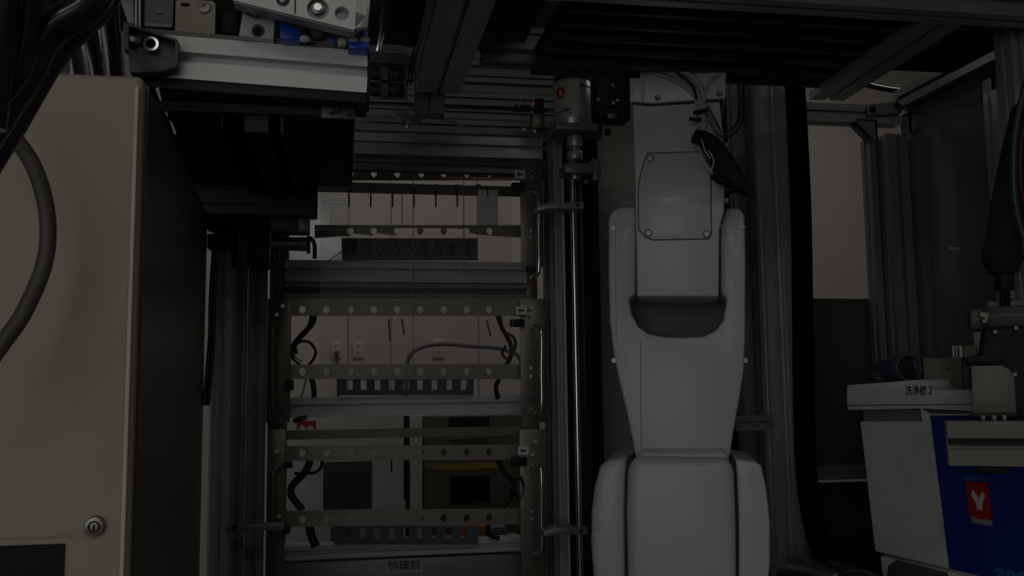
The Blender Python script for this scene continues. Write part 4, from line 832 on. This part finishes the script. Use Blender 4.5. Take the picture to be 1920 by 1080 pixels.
c0, c1 = at(1852, 596, 1.33), at(1945, 592, 1.33); c1.z = c0.z; MB().cyl(c0, c1, .0215, 8).build('motor', mat('motor_grey', (.11, .115, .12), .5, .2), t, bevel=.002)
c0b, c1b = at(1842, 596, 1.33), at(1853, 596, 1.33); c1b.z = c0b.z = c0.z; MB().cyl(c0b, c1b, .020, 20).build('collar', STEELD, t, bevel=.001)
b = MB(); b.pb(1817, 577, 1845, 620, 1.31, .035); b.build('front_block', mat('dark_brown_block', (.035, .032, .03), .4), t, bevel=.004)
MB().pb(1850, 562, 1945, 580, 1.32, .03).build('top_housing', MATS['motor_grey'], t, bevel=.003)
for px, py, r in ((1843, 590, .0035), (1846, 602, .003), (1905, 615, .003), (1903, 702, .003), (1866, 622, .003)): bolt(at(px, py, 1.295), nrm_(), r, t, m=STEELD)
t = thing('slotted_rail', 'tan slotted rail with a dark groove crossing in front of the blue decal', 'rail', at(1850, 875, 1.22))
zz0, zz1 = at(1850, 874, 1.22).z, at(1850, 790, 1.22).z
a = at(1777, 832, 1.22) + FR[0] * .02; e = at(1990, 832, 1.22) + FR[0] * .02; a.z = e.z = (zz0 + zz1) / 2
MB().ext(a, e, .04, zz1 - zz0, 1, 1, sc=1.9).build('rail', TAN, t)
MB().pb(1777, 823, 1990, 836, 1.234, .003).build('groove', PANEL, t)
MB().pb(1830, 872, 1896, 888, 1.23, .03).build('foot', BLK, t, bevel=.003)
for i, px in enumerate((1844, 1865, 1884)): MB().pb(px - 4, 778, px + 4, 790, 1.235, .02).build('stud', ALUD, t, bevel=.001)
square()
# soft hose bundle and cables at the right edge
t = thing('hose_sleeve', 'black fabric hose sleeve hanging down to the gripper at the right edge', 'hose sleeve', at(1890, 560, 1.3))
sleeve([(1912, 200), (1900, 290), (1890, 380), (1882, 450), (1880, 485), (1882, 512)], [.010, .018, .024, .026, .030, .020], 1.30, 'sleeve', SOFT, t)
MB().cyl(at(1882, 505, 1.3), at(1884, 545, 1.3), .014, 18).build('cuff', BLK, t, bevel=.002)
for px in (1879, 1889): MB().cyl(at(px, 540, 1.3), at(px, 572, 1.31), .004, 12).build('plug_pin', RUB, t)
MB().tube([at(x, y, 1.24) for x, y in ((1925, 150), (1906, 230), (1900, 300), (1903, 380), (1920, 450))], .0045, 10).build('green_cable', GREEN, label='dark green cable curving over the black hose sleeve', cat='cable')
MB().tube([at(x, y, 1.235) for x, y in ((1935, 170), (1918, 250), (1912, 310), (1918, 370), (1935, 420))], .0018, 8).build('red_cable', mat('dark_red_cable', (.09, .01, .012), .5), label='thin dark red cable beside the green one', cat='cable')
MB().pb(1896, 516, 1945, 560, 1.38, .04).build('grey_terminal', GREYL, label='pale grey terminal box cut by the right edge above the motor', cat='box', bevel=.002)
MB().pb(1781, 463, 1799, 468, 1.62, .003).build('pale_reflection_tag', GREYL, label='small pale oblong tag added for a light reflection on the dark side panel', cat='tag', bevel=.001)  # pale dash added to stand in for a tiny lamp reflection
# dark drum at the bottom
t = thing('blue_drum', 'dark blue round drum or hose reel at the bottom right of the robot', 'drum', at(1560, 1085, 1.62) + Vector((0, 0, -.25)))
c = at(1565, 1120, 1.64); b = MB(); b.cyl((c.x, 1.55, c.z - .02), (c.x, 1.75, c.z - .02), .082, 40); b.build('shell', mat('blue_black_shell', (.022, .028, .04), .25, coat=.3), t, bevel=.02, seg=4)
MB().box((c.x - .05, 1.58, DECK), (c.x + .05, 1.72, c.z - .09)).build('stand', PANEL, t, bevel=.003)
